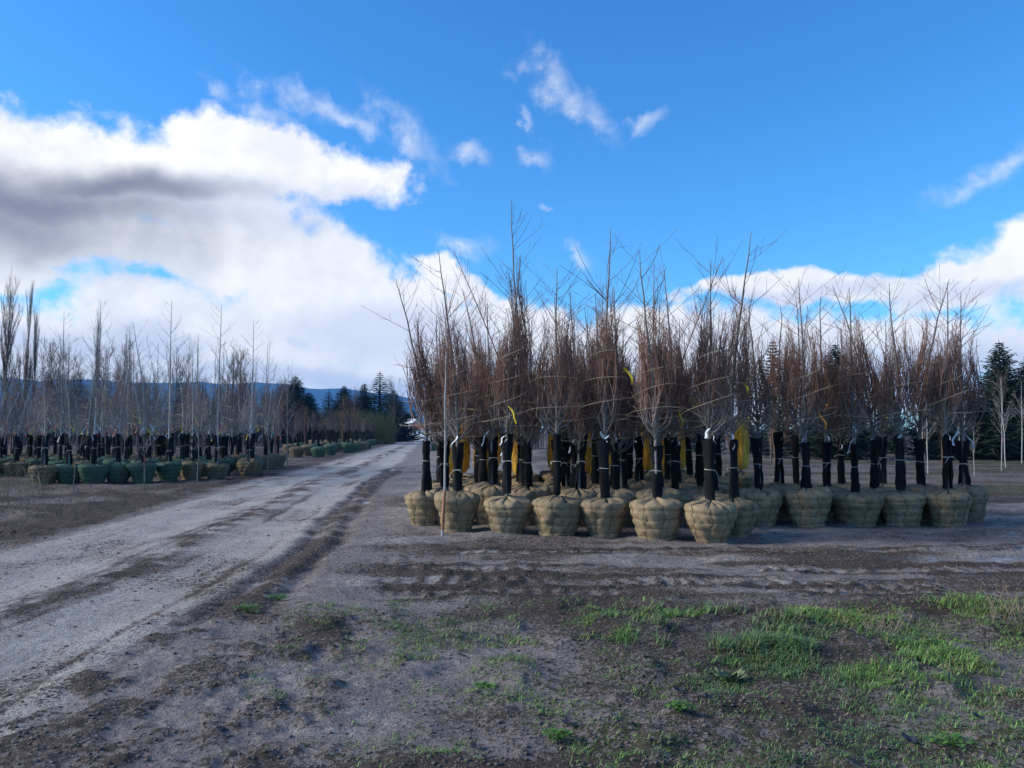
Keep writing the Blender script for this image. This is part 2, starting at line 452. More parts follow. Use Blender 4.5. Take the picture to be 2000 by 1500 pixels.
# ------------------------------------------------------------------ terrain
_yc = [0, 5, 7.4, 11, 15.6, 25, 38, 60, 105, 300, 4000]
_xc = [-3.9, -4.1, -4.25, -4.6, -5.05, -6.2, -7.0, -9.5, -14.2, -34, -420]
def road_centre(y):
    return np.interp(y, _yc, _xc)
def terrain(x, y):
    x, y = np.asarray(x, float), np.asarray(y, float)
    s = x - road_centre(y) + (fbm(x * .35, y * .35, 3, 5) - .5) * 0.5
    nA, nB, nC = fbm(x * .9, y * .9, 4, 11), fbm(x * 2.6, y * 2.6, 4, 21), fbm(x * 8, y * 8, 3, 31)
    z = (nA - .5) * 0.05 + (nB - .5) * 0.03
    road = sst(s, -2.5, -1.9) * (1 - sst(s, 1.2, 1.8))
    tr = np.exp(-((s + 1.05) / .42)**2) + np.exp(-((s - .75) / .42)**2)
    strip = np.exp(-((s + .15) / .35)**2)
    z = z * (1 - .6 * road) - .035 * tr * road + .03 * strip * road * (nB + .3)
    pale = road * (.62 + .55 * tr - .55 * strip * sst(nB, .35, .6)) + .1
    mud = road * (strip * sst(nB, .35, .65) * .62 + sst(fbm(x * 1.2, y * .45, 4, 41), .50, .70) * .42)
    streak = fbm(s * 5.5, y * .16, 3, 45) - .5
    pale = pale + road * streak * .9
    mud = mud + road * np.clip(-streak - .08, 0, 1) * 1.6
    z = z + road * streak * .02
    # dark wheel ruts on the road's right-hand shoulder
    sh = np.exp(-((s - 1.75) / .42)**2)
    far = sst(y, 5.5, 8) * (1 - sst(y, 30, 45))
    lug = np.sin(y * 2 * PI / .34 + 5 * np.abs(s - 1.75)) * sst(nB, .35, .6)
    rut = np.exp(-((s - 1.55) / .13)**2) + np.exp(-((s - 2.0) / .13)**2)
    z = z + far * (sh * (.008 + .008 * lug + .05 * (nC - .5)) - .05 * rut)
    mud = mud + far * sh * sst(nB, .22, .5) * .85
    wet = far * rut * sst(fbm(x * .8, y * .5, 3, 51), .60, .68) * .9
    # clods thrown up at the near end
    near = sst(s, .8, 1.5) * (1 - sst(s, 2.6, 3.6)) * (1 - sst(y, 6, 8))
    z = z + near * (sst(nB, .45, .62) * .015 + (nC - .5) * .045)
    mud = mud + near * sst(nB + .5 * (nC - .5), .35, .65) * .62
    # bare soil on the far side of the road
    lf = sst(-s, 2.1, 2.9)
    mud = mud + lf * (.55 + .6 * (sst(nA, .35, .6)))
    z = z + lf * ((nB - .5) * .09 + (nC - .5) * .05)
    # yard on the near side: packed dirt with mud
    yd = sst(s, 1.9, 2.8)
    mud = mud + yd * (sst(fbm(x * .5, y * 1.1, 4, 61), .42, .70) * .6)
    pale = pale + yd * (.30 * (1 - sst(fbm(x * .45, y * .7, 4, 62), .40, .62)))
    z = z + yd * (sst(nB, .5, .7) * .02 + (nC - .5) * .022)
    # tractor tyre prints curving across the yard in front of the root balls
    t = y - .018 * np.clip(x - 2.5, 0, 20)**2 - (fbm(x * .4, y * 0 + 3, 2, 71) - .5) * .5
    bx = sst(x, -1.9, -.9) * (1 - sst(x, 14, 18))
    band = bx * sst(t, 7.1, 7.8) * (1 - sst(t, 10.2, 11.4))
    mud = mud + band * (.22 + .45 * sst(fbm(x * .7, y * 2.4, 4, 66), .42, .62))
    for k, (t0, w, ph, sl) in enumerate(((7.8, .20, 0, .02), (8.3, .24, 1.3, -.05), (9.1, .22, 2.2, .035), (9.65, .20, .7, -.03), (10.5, .16, 1.9, .05))):
        here = bx * sst(fbm(x * .55, y * .9, 3, 80 + k), .34, .54)
        d = np.abs(t - t0 - sl * (x - 2))
        b = (1 - sst(d, w * .75, w * 1.05)) * here                 # the pressed track itself
        rim = np.exp(-((d - w * 1.2) / .075)**2) * here            # clods squeezed out along both edges
        ch = np.sin(x * 2 * PI / .21 + ph + 9 * d + 9 * fbm(x * 1.4, y * 1.4, 3, 75 + k))
        lugs = sst(ch, .1, .7) * sst(nB, .25, .5)
        z = z + b * (-.024 + .02 * lugs) + rim * (.004 + .03 * (nC - .35))
        mud = mud * (1 - .6 * b) + rim * (.40 + .55 * sst(nC + .4 * nB, .5, .8)) + b * lugs * .5
        pale = pale * (1 - .3 * b) + b * (1 - lugs) * .22
    wet = wet + sst(x, 3.5, 6) * np.exp(-((t - 9.9) / 1.3)**2) * sst(fbm(x * .5, y * 1.6, 4, 91), .50, .64) * .75
    wet = wet + sst(x, 5, 8) * np.exp(-((y - 12.2) / 1.0)**2) * .45
    # grass in the near right, and thin strips far away
    gpat = .5 * fbm(x * 1.1, y * 1.1, 4, 101) + .5 * fbm(x * 2.7, y * 2.7, 3, 102)
    g = sst(x - np.clip(5.6 - y, 0, 3) * .7, -2.4, -.6) * (1 - sst(y + (nA - .5) * 1.2, 6.6, 7.7)) * sst(gpat + .05 * sst(x, 0, 3) + .10 * (nB - .5), .40, .56)
    g = np.clip(g, 0, 1)
    gl = lf * sst(y, 12, 13.5) * (1 - sst(y, 17, 19)) * sst(-x, 8, 9.5) * sst(nA, .45, .6)
    gr = sst(x, 3, 6) * sst(y, 18, 22) * (1 - sst(y, 42, 50)) * sst(fbm(x * .15, y * .7, 3, 111), .46, .6)
    green = np.clip(g * .5 + gl * .6 + gr * .9, 0, 1)
    inner = sst(x, -1.6, .3) * (1 - sst(y, 7.0, 7.8))
    mud = mud + inner * (.30 + .35 * sst(nA, .35, .6))
    z = z + g * (nB - .4) * .05 + inner * (nB - .5) * .04
    far_r = sst(y, 16, 19) * sst(x, 0, 3)
    mud = mud + far_r * .55
    z = np.where(wet > .5, z - .01, z)
    z = z * (1 - sst(y, 60, 110))
    return z, np.clip(mud, 0, 1), np.clip(pale, 0, 1), green, np.clip(wet, 0, 1), g, s
def hz(x, y):
    return float(terrain(np.array([x]), np.array([y]))[0][0])

ys = [2.3]
while ys[-1] < 4200:
    y = ys[-1]
    ys.append(y * (1.0048 if y < 13 else 1.013 if y < 40 else 1.05))
ys = np.array(ys)
u = np.arange(-1.05, 1.0501, .0044)
ext = np.array([1.12, 1.25, 1.5, 2, 3, 5, 9, 20])
u = np.concatenate([-ext[::-1], u, ext])
Y, U = np.meshgrid(ys, u, indexing='ij')
X = Y * U
Z, mud, pale, green, wet, g_, s_ = terrain(X, Y)
V = np.stack([X, Y, Z], -1)
nr, nc = X.shape
idx = np.arange(nr * nc).reshape(nr, nc)
quads = np.stack([idx[:-1, :-1], idx[:-1, 1:], idx[1:, 1:], idx[1:, :-1]], -1).reshape(-1, 4)
fs = s_[:-1, :-1].ravel(); fy = Y[:-1, :-1].ravel()
on_road = (fs > -2.2) & (fs < 1.5) & (fy < 400)
soil = np.stack([mud, pale, green, wet], -1).reshape(-1, 4)
def terrain_object(name, q, extra=False):
    used, inv = np.unique(q, return_inverse=True)
    v = V.reshape(-1, 3)[used]; c = soil[used]; q = inv.reshape(-1, 4)
    gg = Geo(); gg.add(v, q)
    if extra:   # the field carries on behind and below
        gg.add([[-4200, -4200, -.35], [4200, -4200, -.35], [4200, 4200, -.35], [-4200, 4200, -.35]], [[0, 1, 2, 3]])
        gg.add([[-60, -60, -.05], [60, -60, -.05], [60, 2.33, -.05], [-60, 2.33, -.05]], [[0, 1, 2, 3]])
        c = np.concatenate([c, np.tile([[.5, .2, .2, 0]], (8, 1))])
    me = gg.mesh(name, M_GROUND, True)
    at = me.color_attributes.new('soil', 'FLOAT_COLOR', 'POINT')
    at.data.foreach_set('color', c.astype(np.float32).ravel())
    o = put(name, me); o['kind'] = 'structure'
    return o
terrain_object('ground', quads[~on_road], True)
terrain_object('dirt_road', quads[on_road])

# ------------------------------------------------------------------ hills
hx = np.linspace(-4000, 1200, 260)
def ridge(x):
    px = 1000 + x / 2600 * FPX
    top = np.interp(px, [-1500, -300, 0, 250, 520, 640, 760, 850, 930, 1100], [690, 715, 733, 736, 742, 752, 764, 782, 808, 842])
    return np.maximum(0, (845 - top) / FPX * 2600 + (fbm(x * .01, x * 0, 4, 3) - .5) * 22)
rg = ridge(hx)
rows = []
for k in range(9):
    t = k / 8
    rows.append(np.stack([hx + (fbm(hx * .006, hx * 0 + k, 2, 9) - .5) * 60, 2250 + 500 * t + (fbm(hx * .008, hx * 0 + k * .7, 3, 8) - .5) * 90 * (1 - t),
                          rg * (t**.8) * (1 - .35 * (1 - t) * fbm(hx * .012, hx * 0 + t * 3, 3, 15)) - 2], -1))
rows.append(np.stack([hx, hx * 0 + 3300, rg * 0 - 2], -1))
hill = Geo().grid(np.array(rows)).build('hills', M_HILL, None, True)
hill['kind'] = 'structure'

# ------------------------------------------------------------------ parts of a balled tree
def ball_geo(rng, rad=.395, H=.63):
    nr_, nk = 30, 56
    th = np.linspace(0, 2 * PI, nk, endpoint=False)
    prof_t = np.linspace(0, 1, nr_)
    fb, ft, fm = rng.uniform(.86, 1.16), rng.uniform(.82, 1.25), rng.uniform(.94, 1.05)
    prof = np.interp(prof_t, [0, .03, .25, .5, .64, .72, .8, .88, .95, 1], [.02, .58 * fb, .73 * fm * (fb + 1) / 2, .90 * fm, .99, 1.0, .95, .78 * ft**.4, .48 * ft**.7, .10]) * rad
    zz = np.interp(prof_t, [0, .03, .25, .5, .64, .72, .8, .88, .95, 1], [0, .0, .25, .54, .74, .82, .90, .955, .99, 1.02]) * H
    ropes = np.array([.16, .33, .50, .66])
    s1, s2 = rng.integers(0, 1000, 2)
    T, K = np.meshgrid(prof_t, th, indexing='ij')
    nb = 8
    wob = (fbm(np.cos(K) * 2 + 5, np.sin(K) * 2 + T * 3, 3, int(s1)) - .5)
    fine_ = (fbm(np.cos(K) * 6 + 5 + T * 2, np.sin(K) * 6 + T * 9, 3, int(s2)) - .5)
    pin = np.zeros_like(T)
    for rp in ropes:
        wv = .012 * np.sin(K * 3 + rp * 20 + s1)
        pin += np.exp(-((T - rp - wv) / .028)**2)
    vert = np.exp(-(((K * nb / (2 * PI) + .09 * np.sin(T * 9) + .5) % 1 - .5) / .09)**2)
    side = sst(T, .02, .06)
    bump = 1 + .24 * wob + .11 * fine_ + .05 * np.cos(K - s1) - (.045 * pin * side) - .035 * vert * side * (1 - .5 * sst(T, .85, 1))
    rr = prof[:, None] * bump
    z2 = zz[:, None] + sst(T, .70, .9) * (wob * .09 + fine_ * .09) - .03 * vert * sst(T, .72, .9) - .01 * pin * 0
    z2[0] = 0; z2[1] = 0
    V = np.stack([rr * np.cos(K), rr * np.sin(K), z2], -1)
    g = Geo().grid(V, True)
    # rope lacing lies in the creases
    rope = Geo()
    for rp in ropes:
        kk = np.linspace(0, 2 * PI, 40)
        tt = rp + .012 * np.sin(kk * 3 + rp * 20 + s1)
        ri = np.interp(tt, prof_t, prof); zi = np.interp(tt, prof_t, zz)
        w = np.interp(kk, np.append(th, 2 * PI), np.append(bump[int(rp * (nr_ - 1))], bump[int(rp * (nr_ - 1)), 0]))
        rope.tubes(np.stack([(ri * w + .002) * np.cos(kk), (ri * w + .002) * np.sin(kk), zi], -1), np.full(40, .003), 3)
    for j in range(nb):
        tt = np.linspace(.10, .985, 22)
        kk = ((j + np.zeros(22)) - .09 * np.sin(tt * 9)) * 2 * PI / nb
        ii = np.clip(np.round(tt * (nr_ - 1)).astype(int), 0, nr_ - 1)
        jj = np.round((kk % (2 * PI)) / (2 * PI) * nk).astype(int) % nk
        f_ = tt * (nr_ - 1) - np.floor(tt * (nr_ - 1)); i0 = np.floor(tt * (nr_ - 1)).astype(int); i1 = np.minimum(i0 + 1, nr_ - 1)
        pts = V[i0, jj] * (1 - f_)[:, None] + V[i1, jj] * f_[:, None]
        pts[:, :2] *= (1 + .004 / np.maximum(np.linalg.norm(pts[:, :2], axis=1, keepdims=True), .05)); pts[:, 2] += .004 * (tt > .75)
        rope.tubes(pts, np.linspace(.003, .0045, 22), 3)
    return g, rope
rng = np.random.default_rng(7)
BALLS = [ball_geo(np.random.default_rng(100 + i)) for i in range(10)]
BALL_ME = {c: [b[0].mesh('root_ball', m, True) for b in BALLS] for c, m in (('tan', M_TAN), ('brown', M_BROWN), ('green', M_GREEN))}
ROPE_ME = [b[1].mesh('lacing_rope', M_ROPE) for b in BALLS]

def sleeve_geo(rng, kind):
    n, k = 14, 20
    t = np.linspace(0, 1, n)
    z = .62 + .90 * t
    if kind == 0:   w = np.interp(t, [0, .3, .55, 1], [.070, .068, .064, .100]); slit0 = .2
    elif kind == 1: w = np.interp(t, [0, .25, .55, 1], [.112, .080, .058, .072]); slit0 = 1.0
    elif kind == 2: w = np.interp(t, [0, .4, .55, 1], [.080, .078, .066, .078]); slit0 = .5
    else:           w = np.interp(t, [0, .3, .55, 1], [.100, .078, .060, .110]); slit0 = .8
    slit = np.interp(t, [0, .45, .6, 1], [slit0, .12, .05, .25])
    V = []
    for i in range(n):
        a = np.linspace(slit[i], 2 * PI - slit[i], k)
        wob = 1 + .10 * np.sin(a * 3 + i * .35 + kind) + rng.uniform(-.05, .05, k) + .08 * np.sin(i * 1.7 + a * 2)
        flat = np.interp(t[i], [0, .5, 1], [.75, .9, .55])
        V.append(np.stack([w[i] * wob * np.cos(a) * flat, w[i] * wob * np.sin(a), np.full(k, z[i] + (.012 * np.sin(a * 2 + kind) if i == n - 1 else 0))], -1))
    g = Geo().grid(np.array(V))
    tie = Geo()
    zt = z[7] + rng.uniform(-.06, .06)
    wt = np.interp(zt, z, w) * 1.06
    a = np.linspace(0, 2 * PI, 18)
    tie.tubes(np.stack([wt * np.cos(a), wt * np.sin(a), zt + .006 * np.sin(a)], -1), np.full(18, .0045), 4)
    for sgn in (-1, 1):
        tt = np.linspace(0, 1, 6)
        tie.tubes(np.stack([wt * np.cos(2.2 * 0) + .02 + .0 * tt, sgn * .07 * tt + wt * .3 * sgn, zt + .03 * tt * sgn - .07 * tt**2], -1), np.linspace(.006, .004, 6), 3)
    return g, tie
SLV = [sleeve_geo(np.random.default_rng(300 + i), i % 4) for i in range(8)]
SLEEVE_ME = [s[0].mesh('trunk_sleeve', M_SLEEVE, True) for s in SLV]
TIE_ME = [s[1].mesh('tie', M_TIE) for s in SLV]

def tied_tree(seed, H, nprim=31, lean=0.05, pale=False, loose=1.0, tight=1.0, fork=False, kt=9):
    """bare nursery tree with its branches drawn up and bound to the leader; returns trunk, crown, twine"""
    rng = np.random.default_rng(seed)
    n = 12
    t = np.linspace(0, 1, n)
    bend = rng.normal(size=2) * lean * H
    wob = np.cumsum(rng.normal(size=(n, 2)) * .014, 0) * sst(t, .28, .8)[:, None]
    tp = np.stack([bend[0] * np.clip(t - .25, 0, 1)**1.5 * 1.4 + wob[:, 0], bend[1] * np.clip(t - .25, 0, 1)**1.5 * 1.4 + wob[:, 1], .55 + (H - .55) * t], -1)
    tr = .030 * (1 - t)**.8 + .0045
    def axis(z):
        return np.stack([np.interp(z, tp[:, 2], tp[:, 0]), np.interp(z, tp[:, 2], tp[:, 1])], -1)
    trunk = Geo().tubes(tp[:8] if False else tp, tr, 7)
    crown = Geo()
    z0 = 1.55 + (H * .50 - 1.55) * rng.uniform(0, 1, nprim)**1.25
    L = rng.uniform(.8, 1.75, nprim) * (1.15 - .12 * z0) * H / 4.4
    ang = rng.uniform(0, 2 * PI, nprim) + np.arange(nprim) * 2.4
    Rb = np.interp(z0, [1.5, 2.2, 3.2], [.38, .26, .10]) * rng.uniform(.45, 1.15, nprim) * tight
    m = 10
    s = np.linspace(0, 1, m)
    z = z0[:, None] + L[:, None] * (s + .04 * np.sin(s * 6))
    rad = Rb[:, None] * (1 - np.exp(-s * 10)) * (1 - .55 * s) + (loose * rng.uniform(-.05, .6, nprim))[:, None] * np.clip(s - .62, 0, 1)**1.4
    az = ang[:, None] + rng.normal(size=(nprim, 1)) * .6 * s + rng.normal(size=(nprim, m)) * .08
    ax = axis(z.ravel()).reshape(nprim, m, 2)
    PB = np.stack([ax[..., 0] + rad * np.cos(az), ax[..., 1] + rad * np.sin(az), z], -1)
    RB = np.linspace(.0105, .0038, m)[None] * rng.uniform(.7, 1.2, (nprim, 1))
    crown.tubes(PB, RB, 4)
    Q, q = grow(rng, PB, RB, kt, .08, 1, (.30, .75), .34, .55, 5, .12, .55, .5)
    # bound twigs lie close to the bundle
    rel = Q[:, :, :2] - axis(Q[:, :, 2].ravel()).reshape(Q.shape[0], Q.shape[1], 2)
    rr = np.linalg.norm(rel, axis=2)
    lim = np.interp(Q[:, :, 2] / H * 4.4, [1.5, 2.0, 2.6, 3.2, 3.7, 4.4], [.55, .42, .22, .10, .16, .8]) * tight
    free = (rng.uniform(size=(len(Q), 1)) < .06 * loose)
    sc = np.where((rr > lim) & ~free, (lim + (rr - lim) * .25) / (rr + 1e-6), 1)
    Q[:, :, :2] = axis(Q[:, :, 2].ravel()).reshape(rel.shape) + rel * sc[..., None]
    q = np.clip(q, .0022, .0045)
    crown.tubes(Q, q, 3)
    Q2, q2 = grow(rng, Q, q, 2, .2, .95, (.08, .24), .5, .35, 3, .1, .8, .6)
    crown.tubes(Q2, np.clip(q2, .0018, .003), 3)
    # free fishbone shoots up the leader
    top = tp[None, 6:]; rt = tr[None, 6:]
    Q3, q3 = grow(rng, top, rt, 14, .0, .97, (.45, 1.05), .66, .15, 6, .30, .4, .45)
    crown.tubes(Q3, np.clip(q3, .0024, .005), 3)
    Q4, q4 = grow(rng, Q3, q3, 2, .2, .9, (.1, .3), .5, .3, 3, .12, .7, .5)
    crown.tubes(Q4, np.clip(q4, .0018, .003), 3)
    # a few shoots that escaped the twine low down
    Q5, q5 = grow(rng, PB, RB, 1, .1, .5, (.35, .7), .8, -.05, 5, .25, .4, .45)
    pick = rng.uniform(size=len(Q5)) < .3 * loose
    crown.tubes(Q5[pick], np.clip(q5[pick], .0022, .004), 3)
    if fork:
        f0 = tp[5]
        tt = np.linspace(0, 1, 9)
        fp = np.stack([f0[0] + .9 * tt**1.1, f0[1] + .1 * tt, f0[2] + (H * 1.02 - f0[2]) * tt], -1)[None]
        fr = np.linspace(.013, .0045, 9)[None]
        crown.tubes(fp, fr, 5)
        Qf, qf = grow(rng, fp, fr, 22, .25, .95, (.3, .7), .5, .3, 5, .2, .4, .45)
        crown.tubes(Qf, np.clip(qf, .0022, .0045), 3)
    # twine wound round the bundle in open turns, with a slanting end
    tw = Geo()
    zc = np.concatenate([np.full(5, 1.85), np.arange(1.85, H * .66, .012)])
    a = np.arange(len(zc)) * .012 / .36 * 2 * PI * rng.uniform(.85, 1.1) + rng.uniform(0, 6)
    rr = np.interp(zc / H * 4.4, [1.5, 2.0, 2.6, 3.2, 3.7], [.45, .41, .27, .16, .13]) * tight * (1 + .08 * np.sin(a * 2.3 + seed))
    c = axis(zc)
    tw.tubes(np.stack([c[:, 0] + rr * np.cos(a), c[:, 1] + rr * np.sin(a), zc + .05 * np.sin(a * .7) + .06 * np.cos(a + seed)], -1)[::2], np.full(len(zc[::2]), .0042), 3)
    return trunk, crown, tw

def ribbon_geo(rng, length, width, up=False):
    n = 9
    t = np.linspace(0, 1, n)
    d = rng.normal(size=2); d /= np.linalg.norm(d)
    c = np.stack([d[0] * length * .35 * t + .02 * np.sin(t * 7), d[1] * length * .35 * t + .02 * np.cos(t * 6), -length * .85 * t**1.2 * (1 - .2 * t)], -1)
    tw_ = rng.uniform(0, 6) + t * rng.uniform(-3, 3)
    w = np.stack([np.cos(tw_), np.sin(tw_), .25 * np.sin(tw_ * 2)], -1) * width / 2
    return Geo().grid(np.stack([c - w, c + w], 1))
RIB_ME = {}
for cname, m_ in RIB.items():
    RIB_ME[cname] = [ribbon_geo(np.random.default_rng(500 + i), l, w).mesh('ribbon' if cname != 'white' else 'tag', m_, True)
                     for i, (l, w) in enumerate(((.16, .028), (.30, .028), (.22, .036), (.40, .034)))]

def tree_set(specs, barkm, twigm):
    out = []
    for sp in specs:
        tr, cr, tw = tied_tree(**sp)
        out.append((sp['H'], tr.mesh('trunk', barkm, True), cr.mesh('crown', twigm), tw.mesh('twine', M_TWINE)))
    return out
SET_A = tree_set([dict(seed=1, H=3.9), dict(seed=2, H=4.2, nprim=30), dict(seed=3, H=4.4, loose=1.5), dict(seed=4, H=4.6, lean=.02, tight=.8),
                  dict(seed=5, H=4.9, nprim=28), dict(seed=6, H=5.8, lean=.015, tight=.9, nprim=28), dict(seed=7, H=4.3, tight=1.25, nprim=32),
                  dict(seed=8, H=4.0, tight=1.1, loose=.7, nprim=28), dict(seed=9, H=4.5, fork=True)], M_BARK, M_TWIG)
SET_B = tree_set([dict(seed=21, H=4.6, nprim=15, loose=1.5, tight=1.3, kt=6), dict(seed=22, H=5.2, nprim=12, loose=1.2, tight=1.0, kt=6), dict(seed=23, H=5.9, nprim=8, loose=1.2, lean=.03, kt=4),
                  dict(seed=24, H=4.2, nprim=14, loose=2.0, tight=1.5, kt=5), dict(seed=25, H=5.5, nprim=8, fork=True, kt=4), dict(seed=26, H=3.8, nprim=13, loose=1.8, tight=1.3, kt=5)], M_PALE, M_TWIG2)

def wrap_geo(seed):
    rng = np.random.default_rng(seed)
    n, k = 16, 16
    t = np.linspace(0, 1, n); th = np.linspace(0, 2 * PI, k, endpoint=False)
    r = np.interp(t, [0, .08, .3, .7, .92, 1], [.10, .16, .19, .165, .14, .06])
    T, K = np.meshgrid(t, th, indexing='ij')
    rr = r[:, None] * (1 + .25 * (fbm(np.cos(K) * 2 + 4, np.sin(K) * 2 + T * 4, 3, seed) - .5))
    g = Geo().grid(np.stack([rr * np.cos(K), rr * np.sin(K), .60 + 1.0 * T], -1), True)
    for j in range(70):
        a0 = rng.uniform(0, 2 * PI); t0 = rng.uniform(0, .6); tt = np.linspace(t0, min(1, t0 + rng.uniform(.2, .5)), 6)
        a = a0 + rng.uniform(-.4, .4) * (tt - t0) * 3 + rng.normal(size=6) * .05
        ri = np.interp(tt, t, r) * rng.uniform(1.0, 1.14)
        g.tubes(np.stack([ri * np.cos(a), ri * np.sin(a), .60 + 1.0 * tt], -1), np.full(6, .006), 3)
    return g
WRAP_ME = [wrap_geo(700 + i).mesh('trunk_wrap', M_STRAW, True) for i in range(3)]

ORD = ['', 'first', 'second', 'third', 'fourth', 'fifth', 'sixth', 'seventh', 'eighth', 'ninth', 'tenth', 'eleventh', 'twelfth', 'thirteenth', 'fourteenth',
       'fifteenth', 'sixteenth', 'seventeenth', 'eighteenth', 'nineteenth', 'twentieth', 'twenty-first', 'twenty-second', 'twenty-third', 'twenty-fourth']

def balled_tree(x, y, label, group, rnd, kinds, colour='tan', H=None, wrap=False, size=1.0, variant=None, ribbons=(), sleeve=True, detail=True, name='balled_tree'):
    z = hz(x, y) - .03
    root = thing(name, label, 'tree', (x, y, z), rnd.uniform(0, 2 * PI), group)
    i = rnd.randrange(10)
    b = put('root_ball', BALL_ME[colour][i], root, (0, 0, 0), rnd.uniform(0, 6.28), (size * rnd.uniform(.93, 1.07), size * rnd.uniform(.93, 1.07), rnd.uniform(.92, 1.08)))
    b.rotation_euler[0] = rnd.uniform(-.045, .045); b.rotation_euler[1] = rnd.uniform(-.045, .045)
    if detail:
        put('lacing_rope', ROPE_ME[i], b)
    if variant is None:
        if H:
            variant = min(range(len(kinds)), key=lambda q: abs(kinds[q][0] - H) + rnd.uniform(0, .25))
        else:
            variant = rnd.choice([q for q in range(len(kinds)) if kinds[q][0] < 4.65])
    h0, tr, cr, tw = kinds[variant]
    kz = (H / h0) if H else rnd.uniform(.78, .97)
    rz = rnd.uniform(0, 6.28)
    sc = (1, 1, kz)
    put('trunk', tr, root, None, rz, sc)
    c = put('crown', cr, root, None, rz, sc)
    if detail:
        put('twine', tw, c)
    if wrap:
        put('trunk_wrap', WRAP_ME[rnd.randrange(3)], root, (0, 0, 0), rz, (.98, .98, 1.2))
    elif sleeve:
        j = rnd.randrange(8)
        s_ = put('trunk_sleeve', SLEEVE_ME[j], root, (0, 0, 0), rnd.uniform(0, 6.28), (rnd.uniform(.95, 1.2), rnd.uniform(.95, 1.2), rnd.uniform(.94, 1.06)))
        if rnd.random() < .75:
            s_.rotation_euler[0] = rnd.uniform(-.025, .025); s_.rotation_euler[1] = rnd.uniform(-.025, .025)
        if detail:
            put('tie', TIE_ME[j], s_)
    for cname, zr, rad in ribbons:
        me = RIB_ME[cname][rnd.choice((1, 2, 3, 3) if zr > 1.8 else (0, 1, 2, 3))]
        a = rnd.gauss(-PI / 2, .8) - root.rotation_euler[2]
        put('tag' if cname == 'white' else 'ribbon', me, root, (rad * math.cos(a), rad * math.sin(a), zr), rnd.uniform(0, 6.28))
    return root

rnd = random.Random(5)
# ---- the block of tan root balls: rows of (photo column, photo row of the ball's foot, tree height)
def seat(px, py):
    x, y = ground_at(px, py)
    k = 1 + .24 / y
    return x * k, y * k
rows_r = []
rows_r.append([(*seat(px, py), h) for px, py, h in ((893, 1040, 4.7), (990, 1044, 4.5), (1088, 1048, 4.3), (1183, 1050, 5.0), (1283, 1057, 4.4), (1388, 1062, 4.35))])
rows_r.append([(*seat(px, py), h) for px, py, h in ((832, 1027, 4.3), (945, 1018, 4.4), (1020, 1020, 5.95), (1125, 1022, 4.2), (1215, 1026, 4.2), (1320, 1030, 4.5), (1432, 1050, 4.8))])
for k in range(2, 9):
    y0 = 13.55 + .88 * (k - 2)
    row = []
    xs = -1.25 + rnd.uniform(-.12, .12)
    lim = (3.4, 3.5, 3.6, 4.2, 4.8, 5.2, 5.6)[k - 2]
    while xs < lim:
        row.append((xs + rnd.uniform(-.1, .1), y0 - .10 * xs * (1 - (k - 2) / 7) + rnd.uniform(-.12, .12), None))
        xs += rnd.uniform(.70, .82)
    rows_r.append(row)
wing = [[(*seat(px, py), h) for px, py, h in ((1485, 1028, 4.1), (1577, 1030, 4.55), (1673, 1028, 4.4), (1763, 1028, 4.5), (1853, 1029, 4.5))],
        [(x_at(px, y), y, h) for px, y, h in ((1520, 14.25, 4.2), (1612, 14.3, 4.3), (1705, 14.2, 4.6), (1795, 14.25, 4.7), (1880, 14.15, 4.45))],
        [(x_at(px, y), y, None) for px, y in ((1555, 15.2), (1640, 15.25), (1722, 15.2))]]
taken = []
def ribbons_for(r, wing_=False):
    out = [('white', r.uniform(1.50, 1.62), .05)]
    if r.random() < .5: out.append(('white', r.uniform(1.55, 1.75), .1))
    q = r.random()
    if q < .42: out.append((('orange' if wing_ else 'yellow'), r.uniform(1.9, 2.7), .36))
    elif q < .52: out.append(('striped', r.uniform(1.9, 2.5), .30))
    elif q < .64: out.append(('orange', r.uniform(1.8, 2.4), .36))
    elif q < .78: out.append(('white', r.uniform(1.8, 2.3), .30))
    return out
GR = 'bare balled trees standing in the block beside the dirt road'
for ri, row in enumerate(rows_r):
    row = sorted(row)
    wrapped = set()
    if ri == 8: wrapped = set(range(len(row)))
    if ri == 7: wrapped = {0, 1, 3, 5, 6}
    if ri == 6: wrapped = {0, 2, 4, 6}
    if ri == 5: wrapped = {1}
    for ci, (x, y, h) in enumerate(row):
        rb = ribbons_for(rnd)
        w = ci in wrapped
        cols = [c for c, _, _ in rb[1:] if c != 'white']
        what = 'bare tree in orange trunk wrap' if w else 'black sleeved tree'
        where = f"{ORD[ci+1]} from the road in the {'front' if ri == 0 else 'rearmost' if ri == 8 else ORD[ri+1]} tan row"
        if w: rb = rb[1:] + [('yellow', 2.1, .3)]
        balled_tree(x, y, f"{what}, {where}", GR, rnd, SET_A, 'tan', h, w, 1.0 if ri < 2 else rnd.uniform(.95, 1.06), None, rb)
GW = 'bare balled trees in the set-back wing of the block'
for ri, row in enumerate(wing):
    for ci, (x, y, h) in enumerate(row):
        where = f"{ORD[ci+1]} from the corner in the {ORD[ri+1]} row of the wing"
        balled_tree(x, y, f"bare tree with black sleeve, {where}", GW, rnd, SET_A, 'tan', h and h - .22, False, 1.03, None, ribbons_for(rnd, True))

